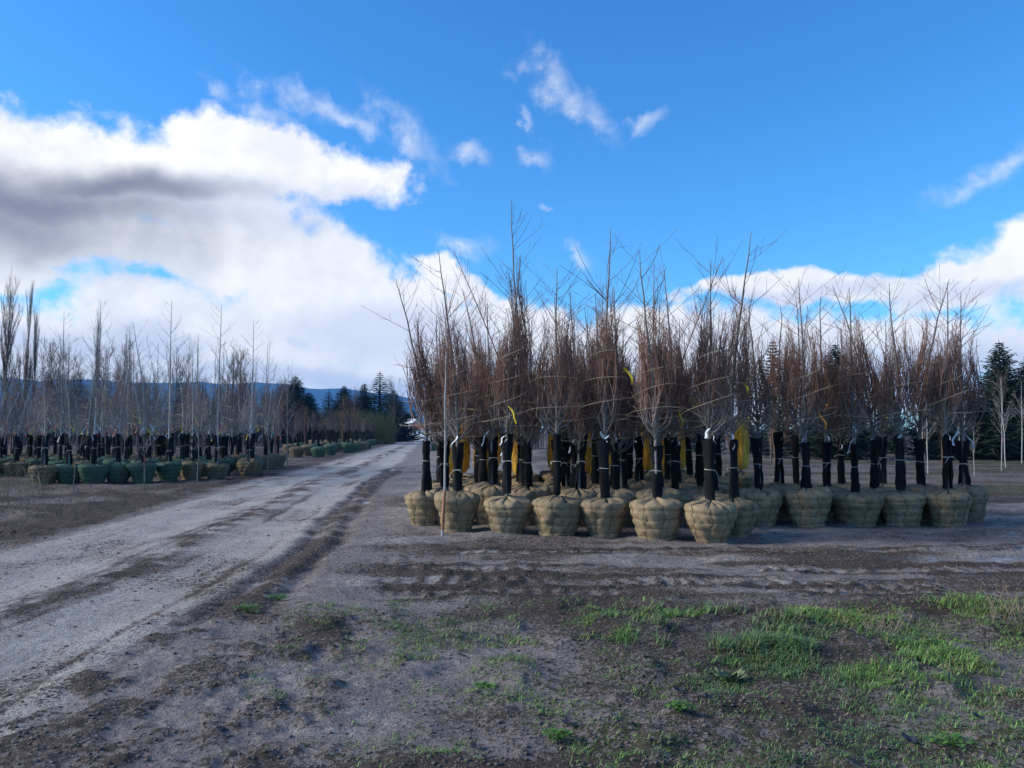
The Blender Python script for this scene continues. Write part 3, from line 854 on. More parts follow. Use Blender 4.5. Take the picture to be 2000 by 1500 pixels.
# ---- the block across the road: green and brown balls
front_l = [(85, 946, 'brown'), (133, 944, 'green'), (182, 945, 'green'), (230, 943, 'green'), (279, 943, 'green'), (328, 940, 'green'), (374, 937, 'brown'), (423, 936, 'brown')]
GL = 'balled trees standing in the block across the dirt road'
hs_l = {0: 4.4, 1: 4.6, 2: 5.9, 3: 4.6, 4: 5.2, 5: 6.1, 6: 4.7, 7: 6.2}
rows_l = [[(ground_at(px, py)[0], ground_at(px, py)[1] + .3, c, hs_l[i]) for i, (px, py, c) in enumerate(front_l)]]
rows_l[0] = [(x * (y / (y - .3)), y, c, h) for x, y, c, h in rows_l[0]]
for k in range(1, 9):
    y = 28.6 + 1.2 * (k - 1)
    x = -9.9 - .16 * (y - 28.6) + rnd.uniform(-.2, .2)
    row = []
    lim = -.70 * y - .5
    while x > lim:
        row.append((x + rnd.uniform(-.18, .18), y + rnd.uniform(-.25, .25), 'green' if rnd.random() < .36 else 'brown', rnd.uniform(3.0, 4.3) if rnd.random() < .72 else rnd.uniform(4.6, 6.3)))
        x -= rnd.uniform(.95, 1.35) + (.5 if rnd.random() < .12 else 0)
    rows_l.append(row)
for ri, row in enumerate(rows_l):
    row = sorted(row, key=lambda q: -q[0])
    for ci, (x, y, c, h) in enumerate(row):
        rb = []
        for _ in range(rnd.choice((2, 3, 3, 4))):
            rb.append((rnd.choice(('white', 'white', 'white', 'yellow', 'yellow', 'orange', 'pink', 'green', 'red')), rnd.uniform(1.5, 2.1), rnd.uniform(.05, .3)))
        lab = f"pale stemmed tree in {c} burlap, {ORD[ci+1]} from the road, {ORD[ri+1]} row"
        balled_tree(x, y, lab, GL, rnd, SET_B, c, h, False, 1.12, None, rb, True, ri < 4)

# ---- small far balled trees: one mesh each
def far_tree_geo(seed):
    r_ = np.random.default_rng(seed)
    g = Geo()
    n, k = 7, 12
    th = np.linspace(0, 2 * PI, k, endpoint=False)
    rr = np.array([.02, .34, .44, .52, .5, .3, .05]); zz = np.array([0, .0, .3, .55, .66, .76, .8])
    g.grid(np.stack([rr[:, None] * np.cos(th) * (1 + .06 * np.sin(th * 3 + seed)), rr[:, None] * np.sin(th), np.repeat(zz[:, None], k, 1)], -1), True, 0)
    a = np.linspace(0, 1, 5)
    g.tubes(np.stack([.05 * np.sin(a * 3 + seed), a * 0, .75 + .95 * a], -1), np.array([.10, .08, .075, .085, .11]), 6, 1)
    H = r_.uniform(2.6, 3.6)
    tp = np.stack([a * .1, a * 0, 1.6 + (H - 1.6) * a], -1)[None]; tr = np.linspace(.03, .008, 5)[None]
    g.tubes(tp, tr, 4, 2)
    Q, q = grow(r_, tp, tr, 12, 0, .9, (.5, 1.0), .6, .5, 4, .2, .5, .5)
    g.tubes(Q, np.clip(q, .006, .012), 3, 2)
    Q2, q2 = grow(r_, Q, q, 4, .2, 1, (.2, .5), .5, .4, 3, .2, .7, .6)
    g.tubes(Q2, np.clip(q2, .005, .008), 3, 2)
    return g
FAR_ME = {c: [far_tree_geo(900 + i).mesh('balled_tree', [m_, M_SLEEVE, M_FARTWIG]) for i in range(3)] for c, m_ in (('tan', M_BROWN), ('green', M_GREEN))}
def far_tree(x, y, c, label, group):
    o = put('balled_tree', FAR_ME[c][rnd.randrange(3)], None, (x, y, -.01), rnd.uniform(0, 6.28), (1, 1, rnd.uniform(.9, 1.1)))
    return tag(o, label, 'tree', group)
n_mid = 0
for px, py, c in ((580, 893, 'tan'), (600, 890, 'tan'), (622, 893, 'green'), (645, 889, 'green'), (585, 884, 'green'), (612, 882, 'tan'), (640, 880, 'tan')):
    n_mid += 1
    x, y = ground_at(px, py)
    far_tree(x, y, c, f"{'dark green' if c == 'green' else 'brown'} balled tree, {ORD[n_mid]} of the small cluster behind the roadside block", 'small cluster of balled trees further along the road')
far_rows = []
for k in range(4):
    for j in range(16):
        y = 62 + j * 3.1 + rnd.uniform(-.5, .5)
        x = float(road_centre(y)) - 3.4 - k * 1.5 + rnd.uniform(-.3, .3) - (0 if y < 80 else 1.0)
        far_tree(x, y, 'green' if rnd.random() < .3 else 'tan', 'small distant balled tree with black sleeve in the rows lining the far road', 'distant balled trees lining the far road')
gx, gy = ground_at(843, 881)
far_tree(gx, gy, 'green', 'bright green balled tree alone at the roadside opposite the distant rows', 'pair of balled trees by the far roadside')
far_tree(gx + 1.3, gy + .8, 'tan', 'brown balled tree standing behind the lone bright green one', 'pair of balled trees by the far roadside')

# ------------------------------------------------------------------ young trees rooted in the ground
def sapling(seed, H, barkm, twigm, crown_z=.4, spread=.5, n=18):
    r_ = np.random.default_rng(seed)
    m = 9
    t = np.linspace(0, 1, m)
    tp = np.stack([np.cumsum(r_.normal(size=m) * .012), np.cumsum(r_.normal(size=m) * .012), H * t], -1)[None]
    tr = (.016 * (1 - t)**.7 + .004)[None]
    tg = Geo().tubes(tp, tr, 6)
    Q, q = grow(r_, tp, tr, n, crown_z, .97, (.5 * H / 3, 1.0 * H / 3), spread, .35, 6, .18, .45, .4)
    cg = Geo().tubes(Q, np.clip(q, .003, .007), 3)
    Q2, q2 = grow(r_, Q, q, 4, .25, .95, (.15, .4), .5, .25, 4, .15, .7, .5)
    cg.tubes(Q2, np.clip(q2, .0024, .004), 3)
    return tg.mesh('trunk', barkm, True), cg.mesh('crown', twigm)
SAP = [sapling(40 + i, 3.2, M_PALE, M_TWIG2, .35, .55, 18) for i in range(3)]
SAPG = [sapling(40 + i, 3.2, M_BARK, M_TWIG2, .35, .55, 18) for i in range(3)]
def put_sapling(x, y, H, label, group=None, k=0, lean=(0, 0), rib=None, kinds=SAP):
    root = thing('young_tree', label, 'tree', (x, y, hz(x, y) - .02), rnd.uniform(0, 6), group)
    root.rotation_euler[0], root.rotation_euler[1] = lean
    root.scale = (H / 3.2,) * 3
    put('trunk', kinds[k][0], root); put('crown', kinds[k][1], root)
    if rib:
        put('ribbon', RIB_ME[rib][3], root, (.02, 0, 1.25)); put('ribbon', RIB_ME[rib][1], root, (-.02, 0, 1.25), 2.0)
    return root
GS = 'slender young trees planted in the field behind'
for i, (px, py, top, lab, rib) in enumerate((
        (1796, 905, 770, 'slim white stemmed young tree planted just behind the last balled trees', None),
        (1811, 925, 760, 'white stemmed young tree nearest the grass strip behind the block', 'yellow'),
        (1803, 902, 755, 'taller of the close pair of white young trees behind the block', None),
        (1876, 905, 760, 'young white tree with pale stem close behind the end sleeve', None),
        (1884, 908, 780, 'young white tree with pink ribbon beside the end of the wing', 'pink'),
        (1903, 930, 830, 'short thin sapling carrying one long pink ribbon in the grass', 'pink'),
        (1920, 893, 745, 'young tree with thin grey stem before the dark spruces', 'pink'),
        (1957, 920, 740, 'young tree with bright pink bow standing in the mown strip', 'pink'),
        (1964, 912, 735, 'young pale tree close behind the one with the pink bow', None),
        (1996, 905, 745, 'young spreading tree at the far end of the planted row', None),
        (1902, 880, 760, 'grey young tree between the spruces and the pink ribbon sapling', None),
        (1559, 912, 780, 'slender pale young tree seen between sleeves behind the wing', 'yellow'),
        (1570, 908, 790, 'second slender young tree with teal paint at its foot', None),
        (1725, 905, 800, 'thin white young tree with round white tag behind the wing', 'white'))):
    x, y = ground_at(px, py)
    put_sapling(x, y, z_at(top, y), lab, GS, i % 3, (rnd.uniform(-.04, .04), rnd.uniform(-.04, .04)), rib)
GS2 = 'slim saplings leaning among the root balls across the road'
for i, (px, py, top, lab, rib) in enumerate((
        (141, 966, 800, 'slim pale sapling standing before the first green ball from the brown end', 'orange'),
        (284, 962, 780, 'grey slim sapling leaning in front of the fourth green ball', 'red'),
        (385, 952, 790, 'slim sapling standing in front of the large brown ball', None),
        (240, 935, 790, 'whitish slim sapling rising between two green balls', None),
        (522, 925, 800, 'pale slim sapling with green ribbon in front of the corner ball', 'green'),
        (561, 918, 730, 'tall white stemmed sapling at the road corner of the block', None),
        (570, 905, 810, 'thin white sapling with pink ribbon by the road corner', 'pink'))):
    x, y = ground_at(px, py)
    put_sapling(x, y, z_at(top, y), lab, GS2, i % 3, (rnd.uniform(-.03, .03), rnd.uniform(-.05, .05)), rib, SAPG)
# the lone stem stood in front of the first tan ball
def lone_stem():
    x, y = ground_at(864, 1046)
    root = thing('young_tree', 'tall thin leaning stem with peeled reddish foot before the first tan ball', 'tree', (x, y, hz(x, y) - .02), 0)
    root.rotation_euler[1] = .025
    m = 12; t = np.linspace(0, 1, m)
    r_ = np.random.default_rng(61)
    tp = np.stack([.02 * np.sin(t * 5) + np.cumsum(r_.normal(size=m) * .004), .01 * np.sin(t * 7), 2.9 * t], -1)
    rr = .021 - .012 * t
    Geo().tubes(tp, rr, 8).build('trunk', M_PALE, root, True)
    Geo().tubes(tp[:3] * np.array([1, 1, 1.15]) + np.array([.002, -.004, .1]), np.array([.024, .027, .021]), 8).build('peeled_bark', plain('reddish_wood', (0.36, 0.17, 0.10), .8, .4, 25, .4, 40, (1, 1, .2)), root, True)
    Q, q = grow(r_, tp[None], rr[None], 26, .48, .98, (.5, 1.1), .62, .15, 6, .3, .3, .4)
    cg = Geo().tubes(Q, np.clip(q, .0028, .005), 3)
    Q2, q2 = grow(r_, Q, q, 4, .2, .95, (.12, .35), .5, .2, 3, .15, .7, .5)
    cg.tubes(Q2, np.clip(q2, .002, .003), 3)
    cg.build('crown', M_TWIG, root)
    put('ribbon', RIB_ME['white'][2], root, (-.02, -.03, 1.95))
lone_stem()

# ------------------------------------------------------------------ conifers
def conifer(seed, H, W_, dense, needm, top=1.0):
    r_ = np.random.default_rng(seed)
    tg = Geo().tubes(np.array([[0, 0, 0], [0, 0, H * .5], [0, 0, H]], float), np.array([H * .018, H * .010, .01]), 6)
    nw = int(dense * 34)
    tris, wood = [], Geo()
    zs = H * (.04 + .95 * (np.arange(nw) / nw)**.92)
    for z in zs:
        f = 1 - z / H
        Lm = W_ * (f**.78) * (1.0 + .12 * np.sin(z * 3.1 + seed)) + .06
        nb = int(5 + 8 * f * dense)
        a0 = r_.uniform(0, 6.28)
        for b in range(nb):
            L = Lm * r_.uniform(.62, 1.12); a = a0 + b * 2 * PI / nb + r_.uniform(-.25, .25)
            d = np.array([math.cos(a), math.sin(a), 0]); sd_ = np.array([-d[1], d[0], 0])
            n = max(4, int(9 * dense * (L / W_) + 3))
            t = (np.arange(n) + r_.uniform(.2, .9, n)) / n
            dz = .22 * f * -1 + .18 * (1 - f)
            c = np.array([0, 0, z]) + d * (L * t)[:, None] + np.array([0, 0, 1.0]) * (L * (dz * t + .28 * t**2.2 * (.3 + f)))[:, None]
            wd = (.14 + .20 * (1 - t)) * L * r_.uniform(.7, 1.2, n) * .75
            for sg in (-1, 1):
                v0 = c; dirv = unit(d * .75 + sd_ * sg * .75 + r_.normal(size=(n, 3)) * .22 + np.array([0, 0, -.12]))
                tip = c + dirv * (wd + .10)[:, None] * 1.25
                off = np.cross(dirv, r_.normal(size=(n, 3))); off = unit(off) * (.035 + .10 * wd)[:, None]
                tris.append(np.stack([v0 - off, v0 + off, tip], 1))
            tipv = c[-1] + d * L * .15
            off = sd_ * .05
            tris.append(np.stack([c[-2] - off, c[-2] + off, tipv])[None])
    T = np.concatenate(tris)
    lead = np.array([[[-.04, 0, H * .96], [.04, 0, H * .96], [0, 0, H * 1.02]], [[0, -.04, H * .96], [0, .04, H * .96], [0, 0, H * 1.02]]])
    T = np.concatenate([T, lead])
    cg = Geo().add(T.reshape(-1, 3), np.arange(len(T) * 3).reshape(-1, 3))
    return tg.mesh('trunk', M_TRUNKD, True), cg.mesh('crown', needm)
CON = [conifer(1, 9, 2.4, 1.6, M_NEEDLE), conifer(2, 9, 2.0, 1.2, M_NEEDLE2), conifer(3, 9, 2.9, 1.75, M_NEEDLE), conifer(4, 9, 1.5, 1.0, M_NEEDLE2)]
def put_conifer(px, top, y, k, label, group=None, wide=1.0):
    x = x_at(px, y); H = z_at(top, y)
    root = thing('conifer', label, 'tree', (x, y, -.05), rnd.uniform(0, 6), group)
    sc = (H / 9 * wide, H / 9 * wide, H / 9)
    put('trunk', CON[k][0], root, None, 0, sc); put('crown', CON[k][1], root, None, 0, sc)
for i, (px, top, y, k, w, lab) in enumerate((
        (1958, 664, 46, 2, .95, 'tall dark spruce standing clear behind the pink ribboned saplings'),
        (2016, 690, 48, 2, 1.05, 'broad dark spruce cut by the edge beside the tall spruce'),
        (1892, 735, 52, 0, .85, 'shorter dark spruce tucked against the tall clear one'),
        (1838, 690, 47, 0, .95, 'dark spruce rising behind the last tree of the wing'),
        (1636, 668, 47, 2, .85, 'wide dark spruce behind the middle of the wing'),
        (1513, 660, 49, 3, 1.05, 'narrow pointed spruce behind the start of the wing'),
        (1376, 728, 60, 1, .9, 'small spruce just showing through the crowns of the front block'),
        (1580, 790, 52, 3, 1.0, 'low young spruce filling the gap behind the wing'),
        (1740, 760, 58, 1, 1.0, 'middle sized spruce hidden behind the set-back wing'),
        (1460, 770, 62, 1, 1.0, 'low dark spruce behind the join of block and wing'))):
    put_conifer(px, top, y, k, lab, None, w * 1.3)
GC = 'conifers of the windbreak along the far road'
for i, (px, top, y, k, w, lab) in enumerate((
        (548, 752, 118, 0, 1.1, 'dark conifer on the inner side of the big windbreak clump'),
        (575, 733, 116, 2, 1.0, 'tallest dark conifer of the big windbreak clump'),
        (602, 765, 118, 0, 1.1, 'outer dark conifer of the big windbreak clump'),
        (515, 768, 125, 1, 1.0, 'pointed conifer just beside the big windbreak clump'),
        (641, 762, 128, 3, 1.3, 'slim separate fir with open branches in the gap'),
        (671, 752, 132, 2, .95, 'broad dark reddish conifer next to the slim fir'),
        (710, 748, 135, 0, .95, 'grey green conifer behind the olive willow thicket'),
        (741, 725, 136, 3, 1.35, 'tall pointed fir above the olive willow thicket'),
        (768, 760, 140, 0, 1.2, 'rounded dark conifer at the farm building end'),
        (362, 752, 95, 1, 1.15, 'dark conifer behind the middle of the block across the road'),
        (428, 752, 98, 0, 1.0, 'wide conifer behind the block across the road'),
        (455, 765, 102, 1, 1.1, 'conifer leaning on the wide one across the road'),
        (262, 765, 100, 1, 1.1, 'small conifer among the purple saplings across the road'),
        (180, 775, 105, 0, 1.1, 'dark conifer half hidden by saplings near the poplars'),
        (120, 765, 98, 1, 1.1, 'dim conifer nearest the row of poplars'),
        (806, 800, 360, 0, 1.3, 'round dark tree directly behind the white gable building'),
        (797, 806, 370, 2, 1.2, 'second dark tree behind the white gable building'))):
    put_conifer(px, top, y, k, lab, GC, w * 1.6)

# ------------------------------------------------------------------ far bare trees
def bare_tree(seed, H, spread, up, n1, twm, fast=False, r=.09):
    r_ = np.random.default_rng(seed)
    m = 8
    t = np.linspace(0, 1, m)
    tp = np.stack([np.cumsum(r_.normal(size=m) * .02 * H / 6), np.cumsum(r_.normal(size=m) * .02 * H / 6), H * t * .97], -1)[None]
    tr = (r * (1 - t)**.9 + .012)[None]
    tg = Geo().tubes(tp, tr, 5)
    Q, q = grow(r_, tp, tr, n1, .15, .97, (.25 * H, .45 * H), spread, up, 6, .15, .45, .3)
    cg = Geo().tubes(Q, np.clip(q, .010, .05), 3)
    Q2, q2 = grow(r_, Q, q, 7, .15, 1, (.10 * H, .2 * H), spread, up * .8, 4, .15, .5, .5)
    cg.tubes(Q2, np.clip(q2, .008, .02), 3)
    Q3, q3 = grow(r_, Q2, q2, 4, .2, 1, (.05 * H, .11 * H), spread, up * .6, 3, .1, .6, .6)
    cg.tubes(Q3, np.clip(q3, .006, .010), 3)
    return tg.mesh('trunk', twm), cg.mesh('crown', twm)
BARE = [bare_tree(70 + i, 6, .42, .45, 16, (M_FARTWIG, M_FARTWIG, M_REDTWIG, M_FARTWIG)[i]) for i in range(4)]
POP = [bare_tree(80 + i, 14, .22, .9, 30, M_POPLAR, r=.2) for i in range(2)]
BIG = [bare_tree(85, 10, .5, .35, 20, M_FARTWIG, r=.16)]
def put_bare(px, top, y, kinds, k, h0, label, group, wide=1.0, name='bare_tree'):
    x = x_at(px, y); H = z_at(top, y)
    root = thing(name, label, 'tree', (x, y, -.03), rnd.uniform(0, 6), group)
    sc = (H / h0 * wide, H / h0 * wide, H / h0)
    put('trunk', kinds[k][0], root, None, 0, sc); put('crown', kinds[k][1], root, None, 0, sc)
for i, (px, top, lab, w) in enumerate(((8, 598, 'tallest bare poplar at the outer end of the poplar row', .9), (48, 616, 'second tall narrow bare poplar of the row', .55), (62, 645, 'thin bare poplar close against the second poplar', .55),
                                       (-40, 615, 'bare poplar cut by the picture edge', .8), (186, 650, 'narrow bare poplar alone behind the purple saplings', .45))):
    put_bare(px, top, 92 + i * 1.5, POP, i % 2, 14, lab, 'bare poplars beyond the block across the road', w * 1.05, 'poplar_tree')
put_bare(770, 752, 128, BIG, 0, 10, 'big spreading bare tree by the white gable building', None, 1.1)
put_bare(690, 770, 125, BIG, 0, 10, 'grey bare tree in front of the dark reddish conifer', None, .8)
put_bare(847, 770, 80, BARE, 1, 6, 'thin bare tree beyond the lone green ball at the roadside', None, .7)
GB = 'bare saplings massed in the field across the road'
for i in range(90):
    y = 44 + 50 * rnd.random()**.8
    px = rnd.uniform(-40, 560 if y > 60 else 480)
    put_bare(px, rnd.uniform(745, 812) if rnd.random() < .85 else rnd.uniform(690, 745), y, BARE, rnd.randrange(4), 6, 'bare purplish sapling in the dense nursery field across the road', GB, rnd.uniform(.7, 1.1))
GB2 = 'russet bare saplings beside the far road'
for i in range(7):
    y = rnd.uniform(68, 110)
    px = rnd.uniform(560, 690)
    put_bare(px, rnd.uniform(788, 820), y, BARE, 2, 6, 'small russet bare sapling beside the far road', GB2, 1.0)
GB3 = 'bare saplings behind the tan root ball block'
for i in range(30):
    y = rnd.uniform(34, 70)
    px = rnd.uniform(880, 1990)
    put_bare(px, rnd.uniform(770, 815), y, BARE, rnd.randrange(4), 6, 'thin bare sapling in the field behind the tan root balls', GB3, .9)

def thicket(name, label, m_, x0, x1, y0, y1, h0, h1, n, per):
    r_ = np.random.default_rng(len(name) + n)
    base = np.stack([r_.uniform(x0, x1, n), r_.uniform(y0, y1, n), np.zeros(n)], -1)
    hh = r_.uniform(h0, h1, n)
    t = np.linspace(0, 1, 5)
    ln = r_.normal(size=(n, 2)) * .16
    P = base[:, None] + np.stack([ln[:, 0:1] * hh[:, None] * t**1.4, ln[:, 1:2] * hh[:, None] * t**1.4, hh[:, None] * t], -1)
    rr = np.linspace(.032, .014, 5)[None] * np.ones((n, 1))
    g = Geo().tubes(P, rr, 3)
    Q, q = grow(r_, P, rr, per, .2, 1, (.5, 1.3), .4, .4, 4, .15, .7, .5)
    g.tubes(Q, np.clip(q, .010, .018), 3)
    o = g.build(name, m_)
    o['kind'] = 'stuff'; o['label'] = label
    return o
thicket('willow_thicket', 'olive green willow thicket below the windbreak conifers', M_OLIVE, x_at(655, 110), x_at(768, 110), 104, 114, 2.2, 4.8, 700, 9)
thicket('brushwood', 'brown leafless brush across the back of the nursery field', M_FARTWIG, -95, -30, 100, 118, 2.0, 4.6, 900, 8)
thicket('hedgerow', 'dim brown brush behind the tan root ball block', M_FARTWIG, -4, 62, 72, 84, 1.5, 3.2, 700, 7)
thicket('roadside_brush', 'russet brush at the far end of the dirt road', M_REDTWIG, -32, -22, 118, 150, 1.5, 3.0, 300, 6)

# ------------------------------------------------------------------ farm buildings
M_WHITE = plain('white_siding', (0.74, 0.74, 0.74), .6, .06, .5)
M_ROOFW = plain('pale_metal_roof', (0.62, 0.63, 0.66), .45, .08, .5)
M_ROOFR = plain('red_roof', (0.20, 0.055, 0.045), .7, .2, .8)
M_DARKW = plain('dark_opening', (0.03, 0.035, 0.045), .4, .2, 1)
M_TRIM = plain('tan_gable', (0.55, 0.47, 0.36), .7, .08, .6)
def gable(name, label, c, w, d, h, rise, rz, wallm, roofm, gablem, wins):
    root = thing(name, label, 'building', (c[0], c[1], -.05), rz)
    v = []
    for y in (-d / 2, d / 2):
        v += [[-w / 2, y, 0], [w / 2, y, 0], [w / 2, y, h], [0, y, h + rise], [-w / 2, y, h]]
    g = Geo()
    g.add(v, [[0, 1, 6, 5], [1, 2, 7, 6], [4, 0, 5, 9]], 0)
    g.add(v, [[0, 4, 3, 2, 1], [5, 6, 7, 8, 9]], 1)
    g.build('wall', [wallm, gablem], root)
    rf = Geo(); o = .35; sl = rise / (w / 2)
    for s in (-1, 1):
        a = np.array([[0, -d / 2 - o, h + rise + .06], [0, d / 2 + o, h + rise + .06], [s * (w / 2 + o), d / 2 + o, h - o * sl + .06], [s * (w / 2 + o), -d / 2 - o, h - o * sl + .06]])
        b = a + np.array([0, 0, .16])
        rf.add(np.concatenate([a, b]), [[0, 1, 2, 3], [4, 7, 6, 5], [0, 3, 7, 4], [1, 5, 6, 2], [2, 6, 7, 3]])
    rf.build('roof', roofm, root)
    for nm, (x, z, ww, hh) in wins:
        Geo().box((x, -d / 2 - .03, z), (ww, .08, hh)).build(nm, M_DARKW, root)
        Geo().box((x, -d / 2 - .05, z + hh / 2 + .07), (ww + .2, .1, .12)).build('trim', M_WHITE, root)
by = 320
gable('farm_building', 'white gabled farm building at the end of the dirt road', (x_at(806, by), by), 5.5, 9, 4.6, 2.6, R(30), M_WHITE, M_ROOFW, M_TRIM, [('door', (0, 1.3, 2.2, 2.6)), ('window', (-2.4, 1.9, .9, 1.0)), ('window', (2.4, 1.9, .9, 1.0))])
by = 300
gable('farmhouse', 'low white farmhouse with dark red roof beyond the lone green ball', (x_at(836, by), by), 6, 11, 2.9, 2.3, R(78), M_WHITE, M_ROOFR, M_WHITE, [('door', (0, 1.1, 1.1, 2.0)), ('window', (-2.2, 1.4, 1.0, 1.0)), ('window', (2.2, 1.4, 1.0, 1.0))])
fh = [o for o in COL.objects if o.name == 'farmhouse'][0]
for k in range(6):
    Geo().box((-3.04, -4.4 + k * 1.75, 1.5), (.08, .8, 1.1)).build('window', M_DARKW, fh)
by = 300
gable('greenhouse', 'long pale roofed shed glimpsed between the conifers', (x_at(630, by), by), 7, 14, 4.0, 2.6, R(80), M_WHITE, M_ROOFW, M_WHITE, [('door', (0, 1.2, 2.0, 2.3))])

# ------------------------------------------------------------------ grass, clods and small things near the camera
def grass():
    r_ = np.random.default_rng(12)
    n = 52000
    cx, cy = r_.uniform(-3, 8.5, n), r_.uniform(2.6, 8.2, n)
    z, mud_, pl, gn, wt, g, s = terrain(cx, cy)
    w = g * sst(fbm(cx * 2.2, cy * 2.2, 3, 131), .30, .62) + .22 * sst(cx - np.clip(5.6 - cy, 0, 3) * .4, -2.6, -1.0) * (1 - sst(cy, 7, 7.8)) * sst(vnoise(cx * 3.3, cy * 3.3, 4), .60, .8)
    keep = r_.uniform(size=n) < w * .5
    cx, cy = cx[keep], cy[keep]
    tall = np.clip(sst(fbm(cx * .8, cy * .8, 3, 141), .42, .62) * (.35 + .65 * sst(cx, .2, 2)) * sst(cy, 4.2, 5.4) + .7 * np.exp(-((cx - 1.5) / .8)**2 - ((cy - 6.1) / .6)**2), 0, 1.4)
    hue = fbm(cx * 1.6, cy * 1.6, 3, 151)
    m = 11
    N = len(cx)
    bx = (cx[:, None] + r_.normal(size=(N, m)) * .028).ravel(); byy = (cy[:, None] + r_.normal(size=(N, m)) * .028).ravel()
    bz = terrain(bx, byy)[0] - .006
    L = (.022 + .03 * r_.uniform(size=(N, m)) + (.035 + .06 * r_.uniform(size=(N, m))) * tall[:, None]).ravel()
    a = r_.uniform(0, 2 * PI, N * m); ln = r_.uniform(.35, 1.3, N * m)
    d = np.stack([np.cos(a) * ln, np.sin(a) * ln, np.ones(N * m)], -1); d = unit(d)
    sdv = np.stack([-np.sin(a), np.cos(a), 0 * a], -1)
    wd = (.0016 + .0016 * r_.uniform(size=N * m) + .0012 * np.repeat(tall, m))[:, None]
    b = np.stack([bx, byy, bz], -1)
    mid = b + d * (L * .55)[:, None]
    tip = b + d * L[:, None] + np.stack([np.cos(a), np.sin(a), -.9 * np.ones_like(a)], -1) * (L * .28)[:, None]
    Vv = np.stack([b - sdv * wd, b + sdv * wd, mid + sdv * wd * .8, mid - sdv * wd * .8, tip], 1)
    nB = N * m
    ii = np.arange(nB)[:, None] * 5
    g_ = Geo()
    g_.v.append(Vv.reshape(-1, 3)); g_.n = nB * 5
    g_.f += [ii + np.array([[0, 1, 2, 3]]), ii + np.array([[3, 2, 4]])]; g_.m += [np.zeros(nB, int)] * 2
    o = g_.build('grass', M_BLADE)
    o['kind'] = 'stuff'; o['label'] = 'short patchy green grass on the muddy verge'
    c0 = np.array([.115, .205, .05]); c1 = np.array([.18, .30, .06]); c2 = np.array([.10, .165, .07]); c3 = np.array([.24, .20, .10])
    h = np.clip((np.repeat(hue, m) - .35) / .3 + r_.normal(size=nB) * .12, 0, 1)[:, None]
    cc = c2 * (1 - h) + c1 * h
    cc = np.where(r_.uniform(size=(nB, 1)) < .35, c0, cc)
    dry = (r_.uniform(size=(nB, 1)) < .13 + .15 * (np.repeat(fbm(cx * 1.3, cy * 1.3, 3, 161), m)[:, None] > .56))
    cc = np.where(dry, c3 * r_.uniform(.5, 1.1, (nB, 1)), cc) * r_.uniform(.7, 1.25, (nB, 1))
    col = np.concatenate([np.repeat(cc, 5, 0), np.ones((nB * 5, 1))], 1)
    at = o.data.color_attributes.new('tint', 'FLOAT_COLOR', 'POINT')
    at.data.foreach_set('color', col.astype(np.float32).ravel())
grass()

def clods():
    r_ = np.random.default_rng(14)
    n = 150000
    y = 2.6 * np.exp(r_.uniform(0, 1, n) * math.log(30 / 2.6)); x = y * r_.uniform(-.78, .78, n)
    z, mud_, pl, gn, wt, g, s = terrain(x, y)
    keep = r_.uniform(size=n) < np.clip(mud_ - .2, 0.06, 1) * .5 * (wt < .3)
    x, y, z = x[keep], y[keep], z[keep]
    N = len(x)
    ico = np.array([[0, 0, .8], [.9, 0, .25], [.28, .85, .25], [-.73, .53, .25], [-.73, -.53, .25], [.28, -.85, .25], [0, 0, -.5]])
    fc = np.array([[0, 1, 2], [0, 2, 3], [0, 3, 4], [0, 4, 5], [0, 5, 1], [6, 2, 1], [6, 3, 2], [6, 4, 3], [6, 5, 4], [6, 1, 5]])
    sz = (.005 + .016 * r_.uniform(size=N)**2.5) * (.7 + .05 * y)
    a = r_.uniform(0, 6.28, N)
    Vv = ico[None] * (sz[:, None, None] * r_.uniform(.6, 1.35, (N, 7, 1)))
    ca, sa = np.cos(a)[:, None], np.sin(a)[:, None]
    Vv = np.stack([Vv[..., 0] * ca - Vv[..., 1] * sa, Vv[..., 0] * sa + Vv[..., 1] * ca, Vv[..., 2] * .7], -1) + np.stack([x, y, z], -1)[:, None]
    g_ = Geo(); g_.add(Vv, (np.arange(N)[:, None, None] * 7 + fc[None]).reshape(-1, 3))
    o = g_.build('soil_clods', M_CLOD, None, True)
    o['kind'] = 'stuff'; o['label'] = 'loose dark clods of mud scattered over the ground'
clods()

M_LEAFD = plain('dark_dead_leaf', (0.035, 0.036, 0.048), .55, .4, 20)
M_LEAFG = plain('rosette_leaf', (0.12, 0.155, 0.07), .6, .25, 12)
M_WEED = plain('bright_weed', (0.085, 0.18, 0.028), .55, .35, 16)
M_DRYST = plain('dry_stalks', (0.34, 0.26, 0.16), .8, .3, 8)
def leaf_geo(L, W_, curl, seed):
    r_ = np.random.default_rng(seed)
    t = np.linspace(0, 1, 8); w = W_ * np.sin(PI * np.clip(t * .97 + .02, 0, 1))**.7
    V = []
    for sgn in (-1, -.5, 0, .5, 1):
        V.append(np.stack([L * (t - .5), sgn * w / 2 * (1 + .12 * np.sin(t * 14 + seed)), curl * ((2 * t - 1)**2 + abs(sgn) * .9) + .006 * np.sin(t * 9 + sgn * 3)], -1))
    return Geo().grid(np.array(V))
LEAFS = [leaf_geo(.085, .06, .009, i) for i in range(3)]
LEAF_ME = [g.mesh('dead_leaf', M_LEAFD, True) for g in LEAFS]
